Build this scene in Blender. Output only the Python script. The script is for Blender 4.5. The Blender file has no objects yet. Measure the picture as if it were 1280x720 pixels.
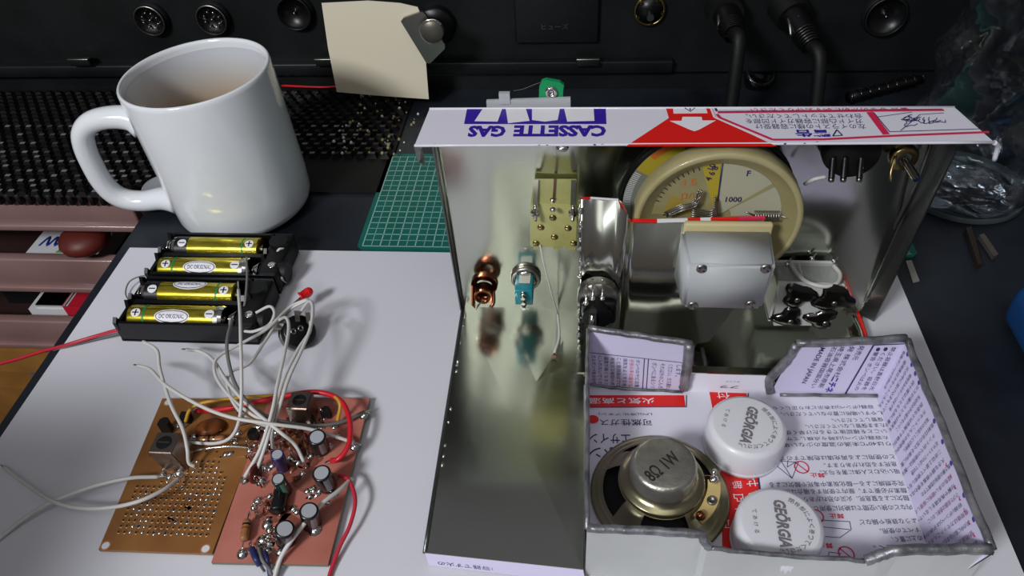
import bpy, bmesh, math, random
from mathutils import Vector, Matrix
random.seed(7)
SC = bpy.context.scene
COL = SC.collection
S = 0.001                      # everything below is written in millimetres

# ------------------------------------------------------------------ camera
FPX, PITCH, ROLL, YAW, CAMH = 936.1, 0.7628, -0.0687, math.radians(7.3), 270.0
RZ = Matrix.Rotation(YAW, 3, 'Z')
_f = Vector((0, math.cos(PITCH), -math.sin(PITCH))); _u = Vector((0, math.sin(PITCH), math.cos(PITCH))); _r = Vector((1, 0, 0))
CR = RZ @ (_r*math.cos(ROLL) + _u*math.sin(ROLL)); CU = RZ @ (-_r*math.sin(ROLL) + _u*math.cos(ROLL)); CF = RZ @ _f
cam = bpy.data.objects.new('camera', bpy.data.cameras.new('camera')); COL.objects.link(cam)
m = Matrix((CR, CU, -CF)).transposed().to_4x4(); m.translation = Vector((0, 0, CAMH*S)); cam.matrix_world = m
cam.data.lens = FPX/1280*36; cam.data.sensor_width = 36; cam.data.clip_start = 0.01; cam.data.clip_end = 20
SC.camera = cam
def ray(px, py): return CR*((px-640)/FPX) + CU*((360-py)/FPX) + CF
def at(px, py, z=0.0):
    d = ray(px, py); return Vector((0, 0, CAMH)) + d*((z-CAMH)/d.z)
def aty(px, py, Y):
    d = ray(px, py); return Vector((0, 0, CAMH)) + d*(Y/d.y)

# ------------------------------------------------------------------ materials
def lin(c):
    return tuple(((v/255)/12.92 if v/255 <= .04045 else (((v/255)+.055)/1.055)**2.4) for v in c) + (1,)
MATS = {}
def mat(name, rgb, rough=.5, metal=0, noise=0, nscale=200, bump=0, bscale=300, rgb2=None, trans=0, alpha=1, coat=0, emit=0, rvar=0, ior=1.45, sss=0, stretch=None, bdist=.0004):
    if name in MATS: return MATS[name]
    M = bpy.data.materials.new(name); M.use_nodes = True
    nt = M.node_tree; b = nt.nodes['Principled BSDF']; L = nt.links
    b.inputs['Base Color'].default_value = lin(rgb); b.inputs['Roughness'].default_value = rough; b.inputs['Metallic'].default_value = metal
    b.inputs['IOR'].default_value = ior
    if trans: b.inputs['Transmission Weight'].default_value = trans
    if alpha < 1: b.inputs['Alpha'].default_value = alpha
    if coat: b.inputs['Coat Weight'].default_value = coat; b.inputs['Coat Roughness'].default_value = .08
    if sss: b.inputs['Subsurface Weight'].default_value = sss; b.inputs['Subsurface Radius'].default_value = (.003, .003, .002); b.inputs['Subsurface Scale'].default_value = 1
    if emit: b.inputs['Emission Color'].default_value = lin(rgb); b.inputs['Emission Strength'].default_value = emit
    tc = nt.nodes.new('ShaderNodeTexCoord'); src = tc.outputs['Object']
    if stretch:
        mp = nt.nodes.new('ShaderNodeMapping'); mp.inputs['Scale'].default_value = stretch; L.new(src, mp.inputs['Vector']); src = mp.outputs['Vector']
    if noise or rgb2:
        n = nt.nodes.new('ShaderNodeTexNoise'); n.inputs['Scale'].default_value = nscale; n.inputs['Detail'].default_value = 5; L.new(src, n.inputs['Vector'])
        r = nt.nodes.new('ShaderNodeValToRGB'); r.color_ramp.elements[0].position = .35; r.color_ramp.elements[1].position = .68
        r.color_ramp.elements[0].color = lin(rgb); c2 = rgb2 or tuple(min(255, int(v*(1+noise))) for v in rgb); r.color_ramp.elements[1].color = lin(c2)
        L.new(n.outputs['Fac'], r.inputs['Fac']); L.new(r.outputs['Color'], b.inputs['Base Color'])
    if rvar:
        n2 = nt.nodes.new('ShaderNodeTexNoise'); n2.inputs['Scale'].default_value = nscale*.6; n2.inputs['Detail'].default_value = 3; L.new(src, n2.inputs['Vector'])
        mr = nt.nodes.new('ShaderNodeMapRange'); mr.inputs['To Min'].default_value = max(.02, rough-rvar); mr.inputs['To Max'].default_value = rough+rvar
        L.new(n2.outputs['Fac'], mr.inputs['Value']); L.new(mr.outputs['Result'], b.inputs['Roughness'])
    if bump:
        n3 = nt.nodes.new('ShaderNodeTexNoise'); n3.inputs['Scale'].default_value = bscale; n3.inputs['Detail'].default_value = 4; L.new(src, n3.inputs['Vector'])
        bp = nt.nodes.new('ShaderNodeBump'); bp.inputs['Strength'].default_value = bump; bp.inputs['Distance'].default_value = bdist
        L.new(n3.outputs['Fac'], bp.inputs['Height']); L.new(bp.outputs['Normal'], b.inputs['Normal'])
    MATS[name] = M; return M

PAPER = mat('white_board', (214, 214, 222), .6, noise=.02, nscale=8, bump=.1, bscale=900)
DESK = mat('desk_black', (12, 15, 22), .4, rgb2=(36, 42, 50), nscale=14, bump=.4, bscale=60, rvar=.15, bdist=.0006)
TIN = mat('tin_sheet', (198, 200, 190), .17, 1, noise=.04, nscale=10, rvar=.06, bump=.5, bscale=16, bdist=.0006)
TIND = mat('tin_sheet_edge', (120, 122, 122), .38, 1, bump=.5, bscale=300)
SOLDER = mat('solder', (222, 222, 218), .16, 1, bump=.35, bscale=500)
RIM = mat('soldered_rim', (160, 160, 164), .4, .6, rgb2=(96, 98, 104), nscale=160, bump=.8, bscale=260, bdist=.0008)
WPRINT = mat('white_print', (228, 226, 238), .32, coat=.3, bump=.15, bscale=40)
LPRINT = mat('lilac_print', (214, 208, 236), .3, coat=.3, bump=.15, bscale=40)
BLUE = mat('ink_purple_blue', (58, 32, 158), .35)
NAVY = mat('ink_navy', (48, 42, 92), .4)
RED = mat('ink_red', (226, 34, 30), .35)
PINK = mat('ink_crimson', (214, 44, 84), .35)
WHITE = mat('ink_white', (236, 234, 240), .4)
MUG = mat('white_ceramic', (236, 240, 244), .16, coat=.5, bump=.05, bscale=30)
TEA = mat('brown_drink', (74, 48, 30), .12, coat=.4)
BLK = mat('black_plastic', (9, 10, 12), .35, bump=.15, bscale=400)
BLKM = mat('black_matt', (5, 6, 7), .6, bump=.3, bscale=400)
EQ = mat('equipment_paint', (22, 25, 26), .45, rgb2=(13, 15, 16), nscale=30, bump=.3, bscale=500, rvar=.1)
GLOSSB = mat('gloss_black', (6, 7, 9), .12, coat=.5)
CHROME = mat('bright_metal', (210, 208, 204), .15, 1)
STEEL = mat('dull_steel', (150, 148, 142), .35, 1, bump=.2, bscale=500)
BRASS = mat('aged_brass', (150, 132, 90), .3, 1)
COPPER = mat('copper', (150, 92, 66), .25, 1)
GOLD = mat('gold_foil', (206, 188, 62), .2, .85, rgb2=(150, 140, 30), nscale=120, stretch=(1, 3, 3), bump=.2, bscale=90)
GREENL = mat('green_band', (20, 130, 70), .3)
WIREW = mat('white_wire', (206, 204, 200), .45)
WIREG = mat('grey_wire', (112, 112, 110), .45)
WIRER = mat('red_wire', (205, 30, 44), .35)
WIREP = mat('pink_red_wire', (196, 44, 62), .35)
WIREY = mat('yellow_wire', (196, 150, 44), .4)
WIREB = mat('blue_wire', (36, 44, 92), .4)
TAN = mat('phenolic_board', (150, 102, 54), .4, rgb2=(124, 78, 36), nscale=35, coat=.25)
PCBP = mat('copper_clad_pink', (190, 118, 104), .42, rgb2=(170, 98, 84), nscale=40, coat=.2)
PCBE = mat('board_edge', (120, 116, 98), .6)
PADC = mat('pad_copper', (176, 130, 84), .3, .5); HOLE = mat('hole_dark', (40, 24, 14), .7)
FLUX = mat('flux_residue', (96, 48, 22), .25, coat=.5)
CANB = mat('capacitor_black', (14, 15, 18), .3, coat=.3)
CANT = mat('capacitor_top', (188, 190, 196), .4, .3)
CANV = mat('capacitor_violet', (44, 40, 92), .3, coat=.3)
CANG = mat('capacitor_green', (12, 44, 42), .3, coat=.3)
GREYS = mat('grey_stripe', (138, 140, 144), .4)
IFCAN = mat('can_metal', (160, 148, 140), .3, 1, bump=.2, bscale=200)
BROWN = mat('brown_ceramic', (126, 68, 26), .4)
DKRED = mat('dark_red_ceramic', (92, 34, 26), .4)
RESB = mat('resistor_body', (156, 104, 66), .4)
TEAL = mat('teal_plastic', (10, 124, 136), .35, coat=.2)
OLIVE = mat('olive_clear_plastic', (184, 182, 116), .25, rgb2=(156, 152, 86), nscale=60, coat=.4)
CREAM = mat('cream_resin', (176, 168, 126), .45, rgb2=(160, 150, 106), nscale=60, coat=.3, sss=.2)
CREAMD = mat('cream_resin_dark', (142, 134, 92), .35, rgb2=(158, 150, 106), nscale=50, coat=.3)
YELLOWP = mat('yellow_paper', (176, 158, 44), .5)
BEIGEP = mat('beige_paper', (176, 174, 150), .5)
ORANGEP = mat('orange_print', (206, 110, 44), .5)
GBOX = mat('pale_plastic_box', (178, 182, 184), .5, sss=.1)
GBOXC = mat('cream_gasket', (198, 186, 140), .5)
CLEARW = mat('milky_plastic', (206, 208, 204), .3, coat=.4)
NOTE = mat('cream_note_paper', (240, 230, 205), .7, bump=.2, bscale=60)
MATG = mat('cutting_mat_green', (8, 96, 84), .5, noise=.1, nscale=80)
GLINE = mat('mat_white_line', (150, 190, 184), .5)
PINKP = mat('pink_clear_plastic', (146, 116, 112), .35, rgb2=(128, 98, 95), nscale=12, coat=.4)
DARKR = mat('drawer_interior', (44, 26, 24), .6, noise=.3, nscale=25)
YWOOD = mat('yellow_wood', (158, 112, 52), .5, rgb2=(130, 88, 40), nscale=20)
CAPW = mat('cap_white', (226, 226, 232), .35, sss=.3, coat=.1)
CAPT = mat('cap_print_grey', (120, 116, 120), .5)
SPK = mat('speaker_zinc', (182, 176, 142), .28, 1, rgb2=(150, 146, 112), nscale=60, bump=.15, bscale=300)
MAGNET = mat('magnet_cup', (178, 176, 164), .36, .9, noise=.1, nscale=300, bump=.5, bscale=500)
CONE = mat('speaker_cone', (8, 8, 9), .7, bump=.3, bscale=300)
TAGB = mat('tag_board', (206, 182, 120), .5)
LEDR = mat('red_led', (226, 24, 26), .2, coat=.5)
WHITEP = mat('white_card', (220, 220, 222), .5)
BLUEP = mat('blue_plastic', (20, 66, 120), .5)
GREENP = mat('green_plastic', (20, 150, 90), .35)
MILK = mat('translucent_strip', (180, 184, 186), .35)
def glass(name, tint, alpha):
    M = bpy.data.materials.new(name); M.use_nodes = True; nt = M.node_tree; nt.nodes.clear()
    o = nt.nodes.new('ShaderNodeOutputMaterial'); mx = nt.nodes.new('ShaderNodeMixShader'); t = nt.nodes.new('ShaderNodeBsdfTransparent'); g = nt.nodes.new('ShaderNodeBsdfGlossy')
    t.inputs['Color'].default_value = tint; g.inputs['Roughness'].default_value = .12; g.inputs['Color'].default_value = (.8, .85, .9, 1)
    lw = nt.nodes.new('ShaderNodeLayerWeight'); lw.inputs['Blend'].default_value = alpha
    n = nt.nodes.new('ShaderNodeTexNoise'); n.inputs['Scale'].default_value = 55; bp = nt.nodes.new('ShaderNodeBump'); bp.inputs['Strength'].default_value = .9; bp.inputs['Distance'].default_value = .004
    tc = nt.nodes.new('ShaderNodeTexCoord'); nt.links.new(tc.outputs['Object'], n.inputs['Vector'])
    nt.links.new(n.outputs['Fac'], bp.inputs['Height']); nt.links.new(bp.outputs['Normal'], g.inputs['Normal'])
    nt.links.new(lw.outputs['Facing'], mx.inputs['Fac']); nt.links.new(t.outputs[0], mx.inputs[1]); nt.links.new(g.outputs[0], mx.inputs[2]); nt.links.new(mx.outputs[0], o.inputs['Surface'])
    return M
CLEAR = glass('crumpled_clear_plastic', (.9, .92, .93, 1), .48)

# ------------------------------------------------------------------ mesh builder
class MB:
    def __init__(s): s.bm = bmesh.new(); s.mats = []; s.X = Matrix.Identity(4)
    def mi(s, m):
        if m not in s.mats: s.mats.append(m)
        return s.mats.index(m)
    def add(s, vs, fs, m, smooth=False):
        i = s.mi(m); bv = [s.bm.verts.new(s.X @ Vector(v)) for v in vs]
        for f in fs:
            try:
                F = s.bm.faces.new([bv[k] for k in f]); F.material_index = i; F.smooth = smooth
            except ValueError: pass
        return s
    def box(s, x0, x1, y0, y1, z0, z1, m, ch=0):
        if ch:
            return s.prism([(x0+ch, y0), (x1-ch, y0), (x1, y0+ch), (x1, y1-ch), (x1-ch, y1), (x0+ch, y1), (x0, y1-ch), (x0, y0+ch)], z0, z1, m)
        v = [(x, y, z) for z in (z0, z1) for y in (y0, y1) for x in (x0, x1)]
        return s.add(v, [(0, 2, 3, 1), (4, 5, 7, 6), (0, 1, 5, 4), (2, 6, 7, 3), (0, 4, 6, 2), (1, 3, 7, 5)], m)
    def rbox(s, x0, x1, y0, y1, z0, z1, m, r=1.0, seg=2):
        b = bmesh.new(); bmesh.ops.create_cube(b, size=1)
        for v in b.verts: v.co = Vector(((x0+x1)/2+v.co.x*(x1-x0), (y0+y1)/2+v.co.y*(y1-y0), (z0+z1)/2+v.co.z*(z1-z0)))
        bmesh.ops.bevel(b, geom=b.edges[:], offset=r, segments=seg, affect='EDGES', profile=.5)
        b.verts.index_update(); vs = [v.co.copy() for v in b.verts]; fs = [[v.index for v in f.verts] for f in b.faces]; b.free()
        return s.add(vs, fs, m, True)
    def hexa(s, p, m, mt=None):   # 8 corners: bottom 4 (ccw), top 4
        fs = [(3, 2, 1, 0), (4, 5, 6, 7), (0, 1, 5, 4), (1, 2, 6, 5), (2, 3, 7, 6), (3, 0, 4, 7)]
        s.add(p, fs if mt is None else [fs[0]]+fs[2:], m)
        if mt is not None: s.add(p[4:], [(0, 1, 2, 3)], mt)
        return s
    def slab(s, quad, n, t, m, mt=None):   # quad extruded by n*t, mt on the n side
        n = Vector(n).normalized(); q = [Vector(v) for v in quad]
        return s.hexa(q+[v+n*t for v in q], m, mt)
    def wall(s, q, n, t, m, mt, K=10):
        n = Vector(n).normalized(); q = [Vector(v) for v in q]; v = []
        for j in range(K+1):
            for i in range(K+1):
                p = q[0].lerp(q[1], i/K).lerp(q[3].lerp(q[2], i/K), j/K); v.append(p)
        nn = len(v); f = [(j*(K+1)+i, j*(K+1)+i+1, (j+1)*(K+1)+i+1, (j+1)*(K+1)+i) for j in range(K) for i in range(K)]
        s.add(v, f, mt); return s.add([p-n*t for p in v], f, m)
    def prism(s, poly, z0, z1, m, smooth=False):
        n = len(poly); v = [(x, y, z0) for x, y in poly]+[(x, y, z1) for x, y in poly]
        s.add(v, [tuple(range(n-1, -1, -1)), tuple(range(n, 2*n))], m)
        return s.add(v, [(i, (i+1) % n, n+(i+1) % n, n+i) for i in range(n)], m, smooth)
    def poly(s, pts, m): return s.add(pts, [tuple(range(len(pts)))], m)
    def lathe(s, prof, m, c=(0, 0, 0), n=32, a0=0, a1=None, axis=None, smooth=True):
        # prof: [(r,z)...]; axis: direction of local z
        full = a1 is None; a1 = 2*math.pi if full else a1
        Q = Vector((0, 0, 1)).rotation_difference(Vector(axis)).to_matrix() if axis is not None else Matrix.Identity(3)
        k = n if full else n+1; vs = []
        for r, z in prof:
            for i in range(k):
                a = a0+(a1-a0)*i/n; vs.append(Vector(c)+Q @ Vector((r*math.cos(a), r*math.sin(a), z)))
        fs = []
        for j in range(len(prof)-1):
            for i in range(n):
                i2 = (i+1) % k; fs.append((j*k+i, j*k+i2, (j+1)*k+i2, (j+1)*k+i))
        return s.add(vs, fs, m, smooth)
    def cyl(s, p, q, r, m, n=16, r2=None, smooth=True):
        p, q = Vector(p), Vector(q); h = (q-p).length; r2 = r if r2 is None else r2
        s.lathe([(r, 0), (r2, h)], m, p, n, axis=(q-p), smooth=smooth)
        s.lathe([(0.0001, 0), (r, 0)], m, p, n, axis=(q-p), smooth=False); return s.lathe([(r2, h), (0.0001, h)], m, p, n, axis=(q-p), smooth=False)
    def ball(s, c, r, m, n=12, sz=1):
        return s.lathe([(max(.0001, r*math.sin(t)), -r*math.cos(t)*sz) for t in [math.pi*i/8 for i in range(9)]], m, c, n)
    def tube(s, pts, r, m, n=8, sub=6, closed=False, flat=None, caps=True):
        P = [Vector(p) for p in pts]
        C = P if sub <= 1 else spline(P, sub, closed)
        k = len(C); vs = []; prev = None
        for i, p in enumerate(C):
            t = (C[(i+1) % k]-C[i-1]) if closed else (C[min(i+1, k-1)]-C[max(i-1, 0)])
            if t.length < 1e-9: t = Vector((0, 0, 1))
            t.normalize()
            if prev is None:
                a = Vector((0, 0, 1)) if abs(t.z) < .9 else Vector((1, 0, 0)); nn = (a-t*a.dot(t)).normalized()
            else:
                nn = prev-t*prev.dot(t); nn = nn.normalized() if nn.length > 1e-6 else prev
            prev = nn; b = t.cross(nn); rr = r(i/(k-1)) if callable(r) else r
            for j in range(n):
                a = 2*math.pi*j/n; vs.append(p+nn*math.cos(a)*rr*(flat[0] if flat else 1)+b*math.sin(a)*rr*(flat[1] if flat else 1))
        fs = [(i*n+j, i*n+(j+1) % n, ((i+1) % k)*n+(j+1) % n, ((i+1) % k)*n+j) for i in range(k if closed else k-1) for j in range(n)]
        if not closed and caps: fs += [tuple(range(n-1, -1, -1)), tuple((k-1)*n+j for j in range(n))]
        return s.add(vs, fs, m, True)
    def text(s, body, p0, u, v, w, h, m, bold=.0, shear=0):
        vs, fs, (bx0, by0, bx1, by1) = glyphs(body, bold, shear); u, v, p0 = Vector(u).normalized(), Vector(v).normalized(), Vector(p0)
        sy = h/(by1-by0); sx = sy if w is None else w/(bx1-bx0)
        return s.add([p0+u*((x-bx0)*sx)+v*((y-by0)*sy) for x, y in vs], fs, m)
def spline(P, sub, closed=False):
    out = []; n = len(P)
    for i in range(n if closed else n-1):
        p1, p2 = P[i], P[(i+1) % n]
        p0 = P[i-1] if (i > 0 or closed) else p1*2-p2; p3 = P[(i+2) % n] if (i+2 < n or closed) else p2*2-p1
        for k in range(sub):
            t = k/sub; out.append(.5*((2*p1)+(p2-p0)*t+(2*p0-5*p1+4*p2-p3)*t*t+(3*p1-p0-3*p2+p3)*t**3))
    if not closed: out.append(P[-1])
    return out
_G = {}
def glyphs(body, bold, shear):
    k = (body, bold, shear)
    if k not in _G:
        cu = bpy.data.curves.new('t', 'FONT'); cu.body = body; cu.size = 1; cu.resolution_u = 2; cu.offset = bold; cu.shear = shear
        ob = bpy.data.objects.new('t', cu); me = bpy.data.meshes.new_from_object(ob)
        vs = [(v.co.x, v.co.y) for v in me.vertices]; fs = [tuple(p.vertices) for p in me.polygons]
        bpy.data.meshes.remove(me); bpy.data.objects.remove(ob); bpy.data.curves.remove(cu)
        _G[k] = (vs, fs, (min(v[0] for v in vs), min(v[1] for v in vs), max(v[0] for v in vs), max(v[1] for v in vs)))
    return _G[k]
ORG = {}
def obj(name, mb, parent=None, kind=None, label=None, fix=True):
    root = parent
    while root is not None and root.parent is not None: root = root.parent
    o0 = ORG.get(root.name, Vector((0, 0, 0))) if root else None
    if root is None:
        # origin at the base centre of the mesh
        cs = [v.co for v in mb.bm.verts]
        o0 = Vector(((min(c.x for c in cs)+max(c.x for c in cs))/2, (min(c.y for c in cs)+max(c.y for c in cs))/2, min(c.z for c in cs)))
    for v in mb.bm.verts: v.co = (v.co-o0)*S
    if fix: bmesh.ops.recalc_face_normals(mb.bm, faces=mb.bm.faces[:])
    me = bpy.data.meshes.new(name); mb.bm.to_mesh(me); mb.bm.free()
    for m_ in mb.mats: me.materials.append(m_)
    o = bpy.data.objects.new(name, me); COL.objects.link(o)
    if parent is not None: o.parent = parent
    else: o.location = o0*S; ORG[o.name] = o0
    if kind: o['kind'] = kind
    if label: o['label'] = label
    return o
def thing(name, label, cat, loc, group=None):
    o = bpy.data.objects.new(name, None); COL.objects.link(o); o.location = Vector(loc)*S; ORG[o.name] = Vector(loc); o.empty_display_size = .01
    return tag(o, label, cat, group)
def tag(o, label, cat, group=None):
    o['label'] = label; o['category'] = cat
    if group: o['group'] = group
    return o
def solid(name, mb, label, cat, group=None): return tag(obj(name, mb), label, cat, group)
def wire(name, pts, r, m, label, cat='wire', group=None, ends=(True, True), tin=3.0):
    P = [at(*p) for p in pts]
    t = thing(name, label, cat, P[0], group)
    mb = MB(); mb.tube(P, r, m, 8, 8); obj('insulation', mb, t)
    for k, (a, b) in enumerate(((P[0], P[1]), (P[-1], P[-2]))):
        if ends[k]:
            d = (a-b).normalized(); mb = MB(); mb.tube([a-d*.5, a+d*tin*.5, a+d*tin+Vector((0, 0, -.3))], r*.55, SOLDER, 6, 3); obj('bare_end', mb, t)
    return t

# ------------------------------------------------------------------ the setting
mb = MB(); mb.box(-1600, 1600, -900, 1400, -702, -700, mat('floor_dark', (48, 38, 32), .6, noise=.3, nscale=3)); obj('floor', mb, kind='structure')
mb = MB(); mb.box(-1600, 1600, 1400, 1420, -700, 1700, mat('wall_dark', (30, 30, 32), .8, noise=.2, nscale=3)); obj('wall_back', mb, kind='structure')

# desk: black top whose left edge stops beside the drawer chest
dk = thing('desk', 'black scuffed desk top carrying the white board and the mug', 'desk', (200, 200, -700))
e0, e1 = at(171, 268, -1.5), at(92, 505, -1.5)
dv = (e0-e1).normalized(); lo = e1-dv*420
mb = MB(); hi = e0+dv*0
poly = [(-262, -220), (900, -220), (900, 640), (-500, 640), (-500, 520), (-284, 362), (-266, 340)]
mb.prism(poly, -9, -1.6, DESK); obj('desk_top', mb, dk)
for x, y in ((-240, -190), (860, -190), (860, 600)):
    mb = MB(); mb.box(x-20, x+20, y-20, y+20, -700, -9, BLKM); obj('leg', mb, dk)
mb = MB(); mb.box(-490, -450, 560, 600, -700, -9, BLKM); obj('leg', mb, dk)

# cutting mat
mb = MB(); mb.box(-126, 176, 309.5, 404, -1.6, 0, MATG, ch=3)
for i in range(0, 60):
    x = -123+i*5
    w = .35 if i % 2 else .6
    if x < 173: mb.box(x-w/2, x+w/2, 312, 401, 0.02, .06, GLINE)
for i in range(0, 18):
    y = 312+i*5.2; w = .35 if i % 2 else .6
    mb.box(-123, 173, y-w/2, y+w/2, 0.02, .06, GLINE)
solid('cutting_mat', mb, 'green cutting mat with white grid, under the far side of the metal case', 'cutting mat')

# white board (A3) on the desk
mb = MB(); mb.box(-259, 161, 11, 307.5, -1.5, 0, PAPER); solid('white_board', mb, 'large white board lying on the black desk under everything', 'board')

# ------------------------------------------------------------------ equipment panel behind
EY = 490.0
eq = thing('equipment_panel', 'dark grey radio equipment panel with sockets and plugs along the back', 'equipment', (-60, EY, -1.5))
mb = MB(); mb.box(-620, 330, EY, EY+120, -1.5, 230, EQ); obj('body', mb, eq)
mb = MB(); mb.rbox(-620, 60, EY-6, EY+2, 13, 22, EQ, 1); obj('ledge', mb, eq)
mb = MB(); mb.box(-620, 330, EY-1.2, EY+1, 10.6, 11.4, GLOSSB); obj('seam_strip', mb, eq)
for px in (735, 408, 100):
    p = aty(px, 76, EY-8); mb = MB(); mb.rbox(p.x-8, p.x+8, EY-10, EY-4, p.z-3.5, p.z+1.5, EQ, .8); mb.rbox(p.x-8, p.x+8, EY-10.5, EY-8, p.z+1, p.z+2.4, STEEL, .4); obj('latch', mb, eq)
def socket(px, py, r, pins=8, depth=6, ringm=STEEL):
    p = aty(px, py, EY)
    mb = MB(); c = (p.x, EY, p.z)
    mb.lathe([(r+2.6, 0), (r+2.6, -2.5), (r+1.4, -4)], EQ, c, 32, axis=(0, 1, 0))
    mb.lathe([(r+1.4, -4), (r+1.1, -6), (r+.6, -6.4), (r+.2, -6), (r+.2, -2), (0.001, -2)], BLK, c, 32, axis=(0, 1, 0))
    o = obj('socket', mb, eq)
    mb = MB(); mb.lathe([(r+1.3, -5.9), (r+.8, -6.6), (r+.3, -5.9)], ringm, c, 32, axis=(0, 1, 0)); obj('ring', mb, o)
    for k in range(pins):
        if k == pins-1: x, z = 0, 0
        else:
            a = 2*math.pi*k/(pins-1)+.3; x, z = r*.58*math.cos(a), r*.58*math.sin(a)
        mb = MB(); mb.cyl((p.x+x, EY-2, p.z+z), (p.x+x, EY-4.6, p.z+z), .8, CHROME, 8); mb.ball((p.x+x, EY-4.6, p.z+z), .8, CHROME, 8); obj('pin', mb, o)
    return o
socket(191, 22, 9.5, 9); socket(268, 21, 9.5, 9)
socket(370, 13, 10.5, 1, ringm=EQ); socket(1105, 17, 11.5, 1, ringm=EQ)
# round knob behind the note
p = aty(545, 30, EY); mb = MB(); mb.lathe([(14, 0), (14, -4), (12.5, -7), (.01, -7)], BLK, (p.x, EY, p.z), 32, axis=(0, 1, 0)); obj('knob', mb, eq)
# fuse cover with writing
a, b = aty(645, 52, EY), aty(750, -20, EY)
mb = MB(); mb.rbox(a.x, b.x, EY-4, EY+1, a.z, b.z+12, EQ, 1.5); q = aty(677, 37, EY-4.2)
mb.text('ヒューズ', (q.x, EY-4.15, q.z), (1, 0, 0), (0, 0, 1), 18, 4.0, STEEL); obj('fuse_cover', mb, eq)
# brass flanged socket
p = aty(812, 12, EY); mb = MB(); c = (p.x, EY, p.z)
mb.lathe([(10.5, 0), (10.5, -2.4), (9.5, -3), (8.6, -2.4), (8.6, -1)], BRASS, c, 32, axis=(0, 1, 0)); o = obj('socket', mb, eq)
mb = MB(); mb.lathe([(8.4, -1), (8.4, -3), (.01, -3)], BLK, c, 24, axis=(0, 1, 0)); obj('insert', mb, o)
for k in range(5):
    a = 1.1+k*1.26; mb = MB(); mb.cyl((p.x+8.4*math.cos(a), EY-2.5, p.z+8.4*math.sin(a)), (p.x+8.4*math.cos(a), EY-4, p.z+8.4*math.sin(a)), 1.1, BRASS, 8); obj('screw', mb, o)
mb = MB(); mb.cyl((p.x+.5, EY-3, p.z-3), (p.x+.5, EY-6, p.z-3), 2.4, STEEL, 12); obj('pin', mb, o)
# two big cable plugs with strain reliefs
def plug(px, py, lx, ly, label):
    a = aty(px, py, EY-8); b = aty(lx, ly, EY-62)
    t = thing('cable_plug', label, 'plug', (a.x, EY-8, a.z), 'cable plugs in the equipment panel')
    d = (b-a).normalized()
    mb = MB(); mb.cyl(a-d*4, a+d*9, 12, BLKM, 24, 11); obj('collar', mb, t)
    mb = MB(); mb.cyl(a+d*9, a+d*24, 8.5, BLK, 24, 6.5)
    for k in range(6): mb.lathe([(7.6-.3*k, k*2), (8.2-.3*k, k*2+.8), (7.5-.3*k, k*2+1.6)], BLK, a+d*(24), 16, axis=tuple(d))
    obj('grip', mb, t)
    for k in range(4):
        an = .6+k*math.pi/2; s_ = Vector((1, 0, 0)); u_ = d.cross(s_).normalized(); w_ = u_.cross(d)
        c = a-d*4+(u_*math.cos(an)+w_*math.sin(an))*10.5; mb = MB(); mb.ball(c-d*.5, 1.1, CHROME, 8); obj('screw', mb, t)
    mb = MB(); mb.tube([a+d*22, a+d*34, a+d*46+Vector((1, 0, -2)), Vector((a.x+d.x*60, a.y+d.y*58, 6))], 4.2, BLKM, 12, 6); obj('cable', mb, t)
    mb = MB(); mb.tube([a+d*12+Vector((-6, -3, 3)), a+d*18+Vector((-7, -3, 2)), a+d*22+Vector((-7, -3, -2))], 1.1, STEEL, 8, 4); mb.tube([a+d*12+Vector((-6, -3, 3)), a+d*12+Vector((0, -6, 5))], 1.1, STEEL, 8, 3); obj('clamp', mb, t)
plug(905, 12, 925, 60, 'black round plug with cable, nearer the brass ringed socket')
plug(985, 10, 1035, 90, 'black ribbed cable plug right of the other plug on the back panel')
p = at(950, 92, 9)
mb = MB(); mb.lathe([(10, -9), (11, -1), (10.6, 2), (8.5, 3.4), (7.8, 2), (4, 1.4), (.01, 1.4)], GLOSSB, (p.x, p.y, p.z), 32, axis=(.1, -.6, .8)); solid('radio_dial', mb, 'glossy black round knob below the plugs on the back panel', 'knob')
# ribbed coil of cable lying behind the right end of the case
mb = MB(); a, b = at(1062, 122, 4), at(1150, 98, 4)
mb.tube([a, (a+b)/2, b], 3.4, BLK, 10, 4)
for k in range(9):
    c = a.lerp(b, k/8); mb.lathe([(3.6, -.7), (4.3, 0), (3.6, .7)], GLOSSB, c, 14, axis=tuple((b-a).normalized()))
solid('ribbed_cable', mb, 'black ribbed cable end lying behind the case near the clear bottle', 'cable')

# note with magnetic clip
nt = thing('note_paper', 'blank cream paper note held on the dark panel by a metal clip', 'note', tuple(aty(470, 123, 460)))
Q = [(402, 4), (460, 1), (500, 4), (522, 9), (526, 18), (531, 60), (536, 124), (478, 120), (421, 115), (410, 60)]
mb = MB(); V0 = [aty(x, y, 460-(124-y)*.02) for x, y in Q]; V1 = [v+Vector((0, .5, 0)) for v in V0]; n = len(V0)
mb.add(V0+V1, [tuple(range(n)), tuple(range(2*n-1, n-1, -1))]+[(i, (i+1) % n, n+(i+1) % n, n+i) for i in range(n)], NOTE); obj('sheet', mb, nt)
cl = thing('magnetic_clip', 'grey metal plate clip with round magnet at the note edge', 'clip', tuple(aty(540, 50, 455)))
mb = MB(); V0 = [aty(x, y, 455) for x, y in [(501, 27), (504, 23), (527, 15), (531, 17), (556, 56), (556, 61), (538, 79), (533, 79)]]; V1 = [v+Vector((0, 2.2, 0)) for v in V0]; n = len(V0)
mb.add(V0+V1, [tuple(range(n)), tuple(range(2*n-1, n-1, -1))]+[(i, (i+1) % n, n+(i+1) % n, n+i) for i in range(n)], STEEL); obj('plate', mb, cl)
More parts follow.
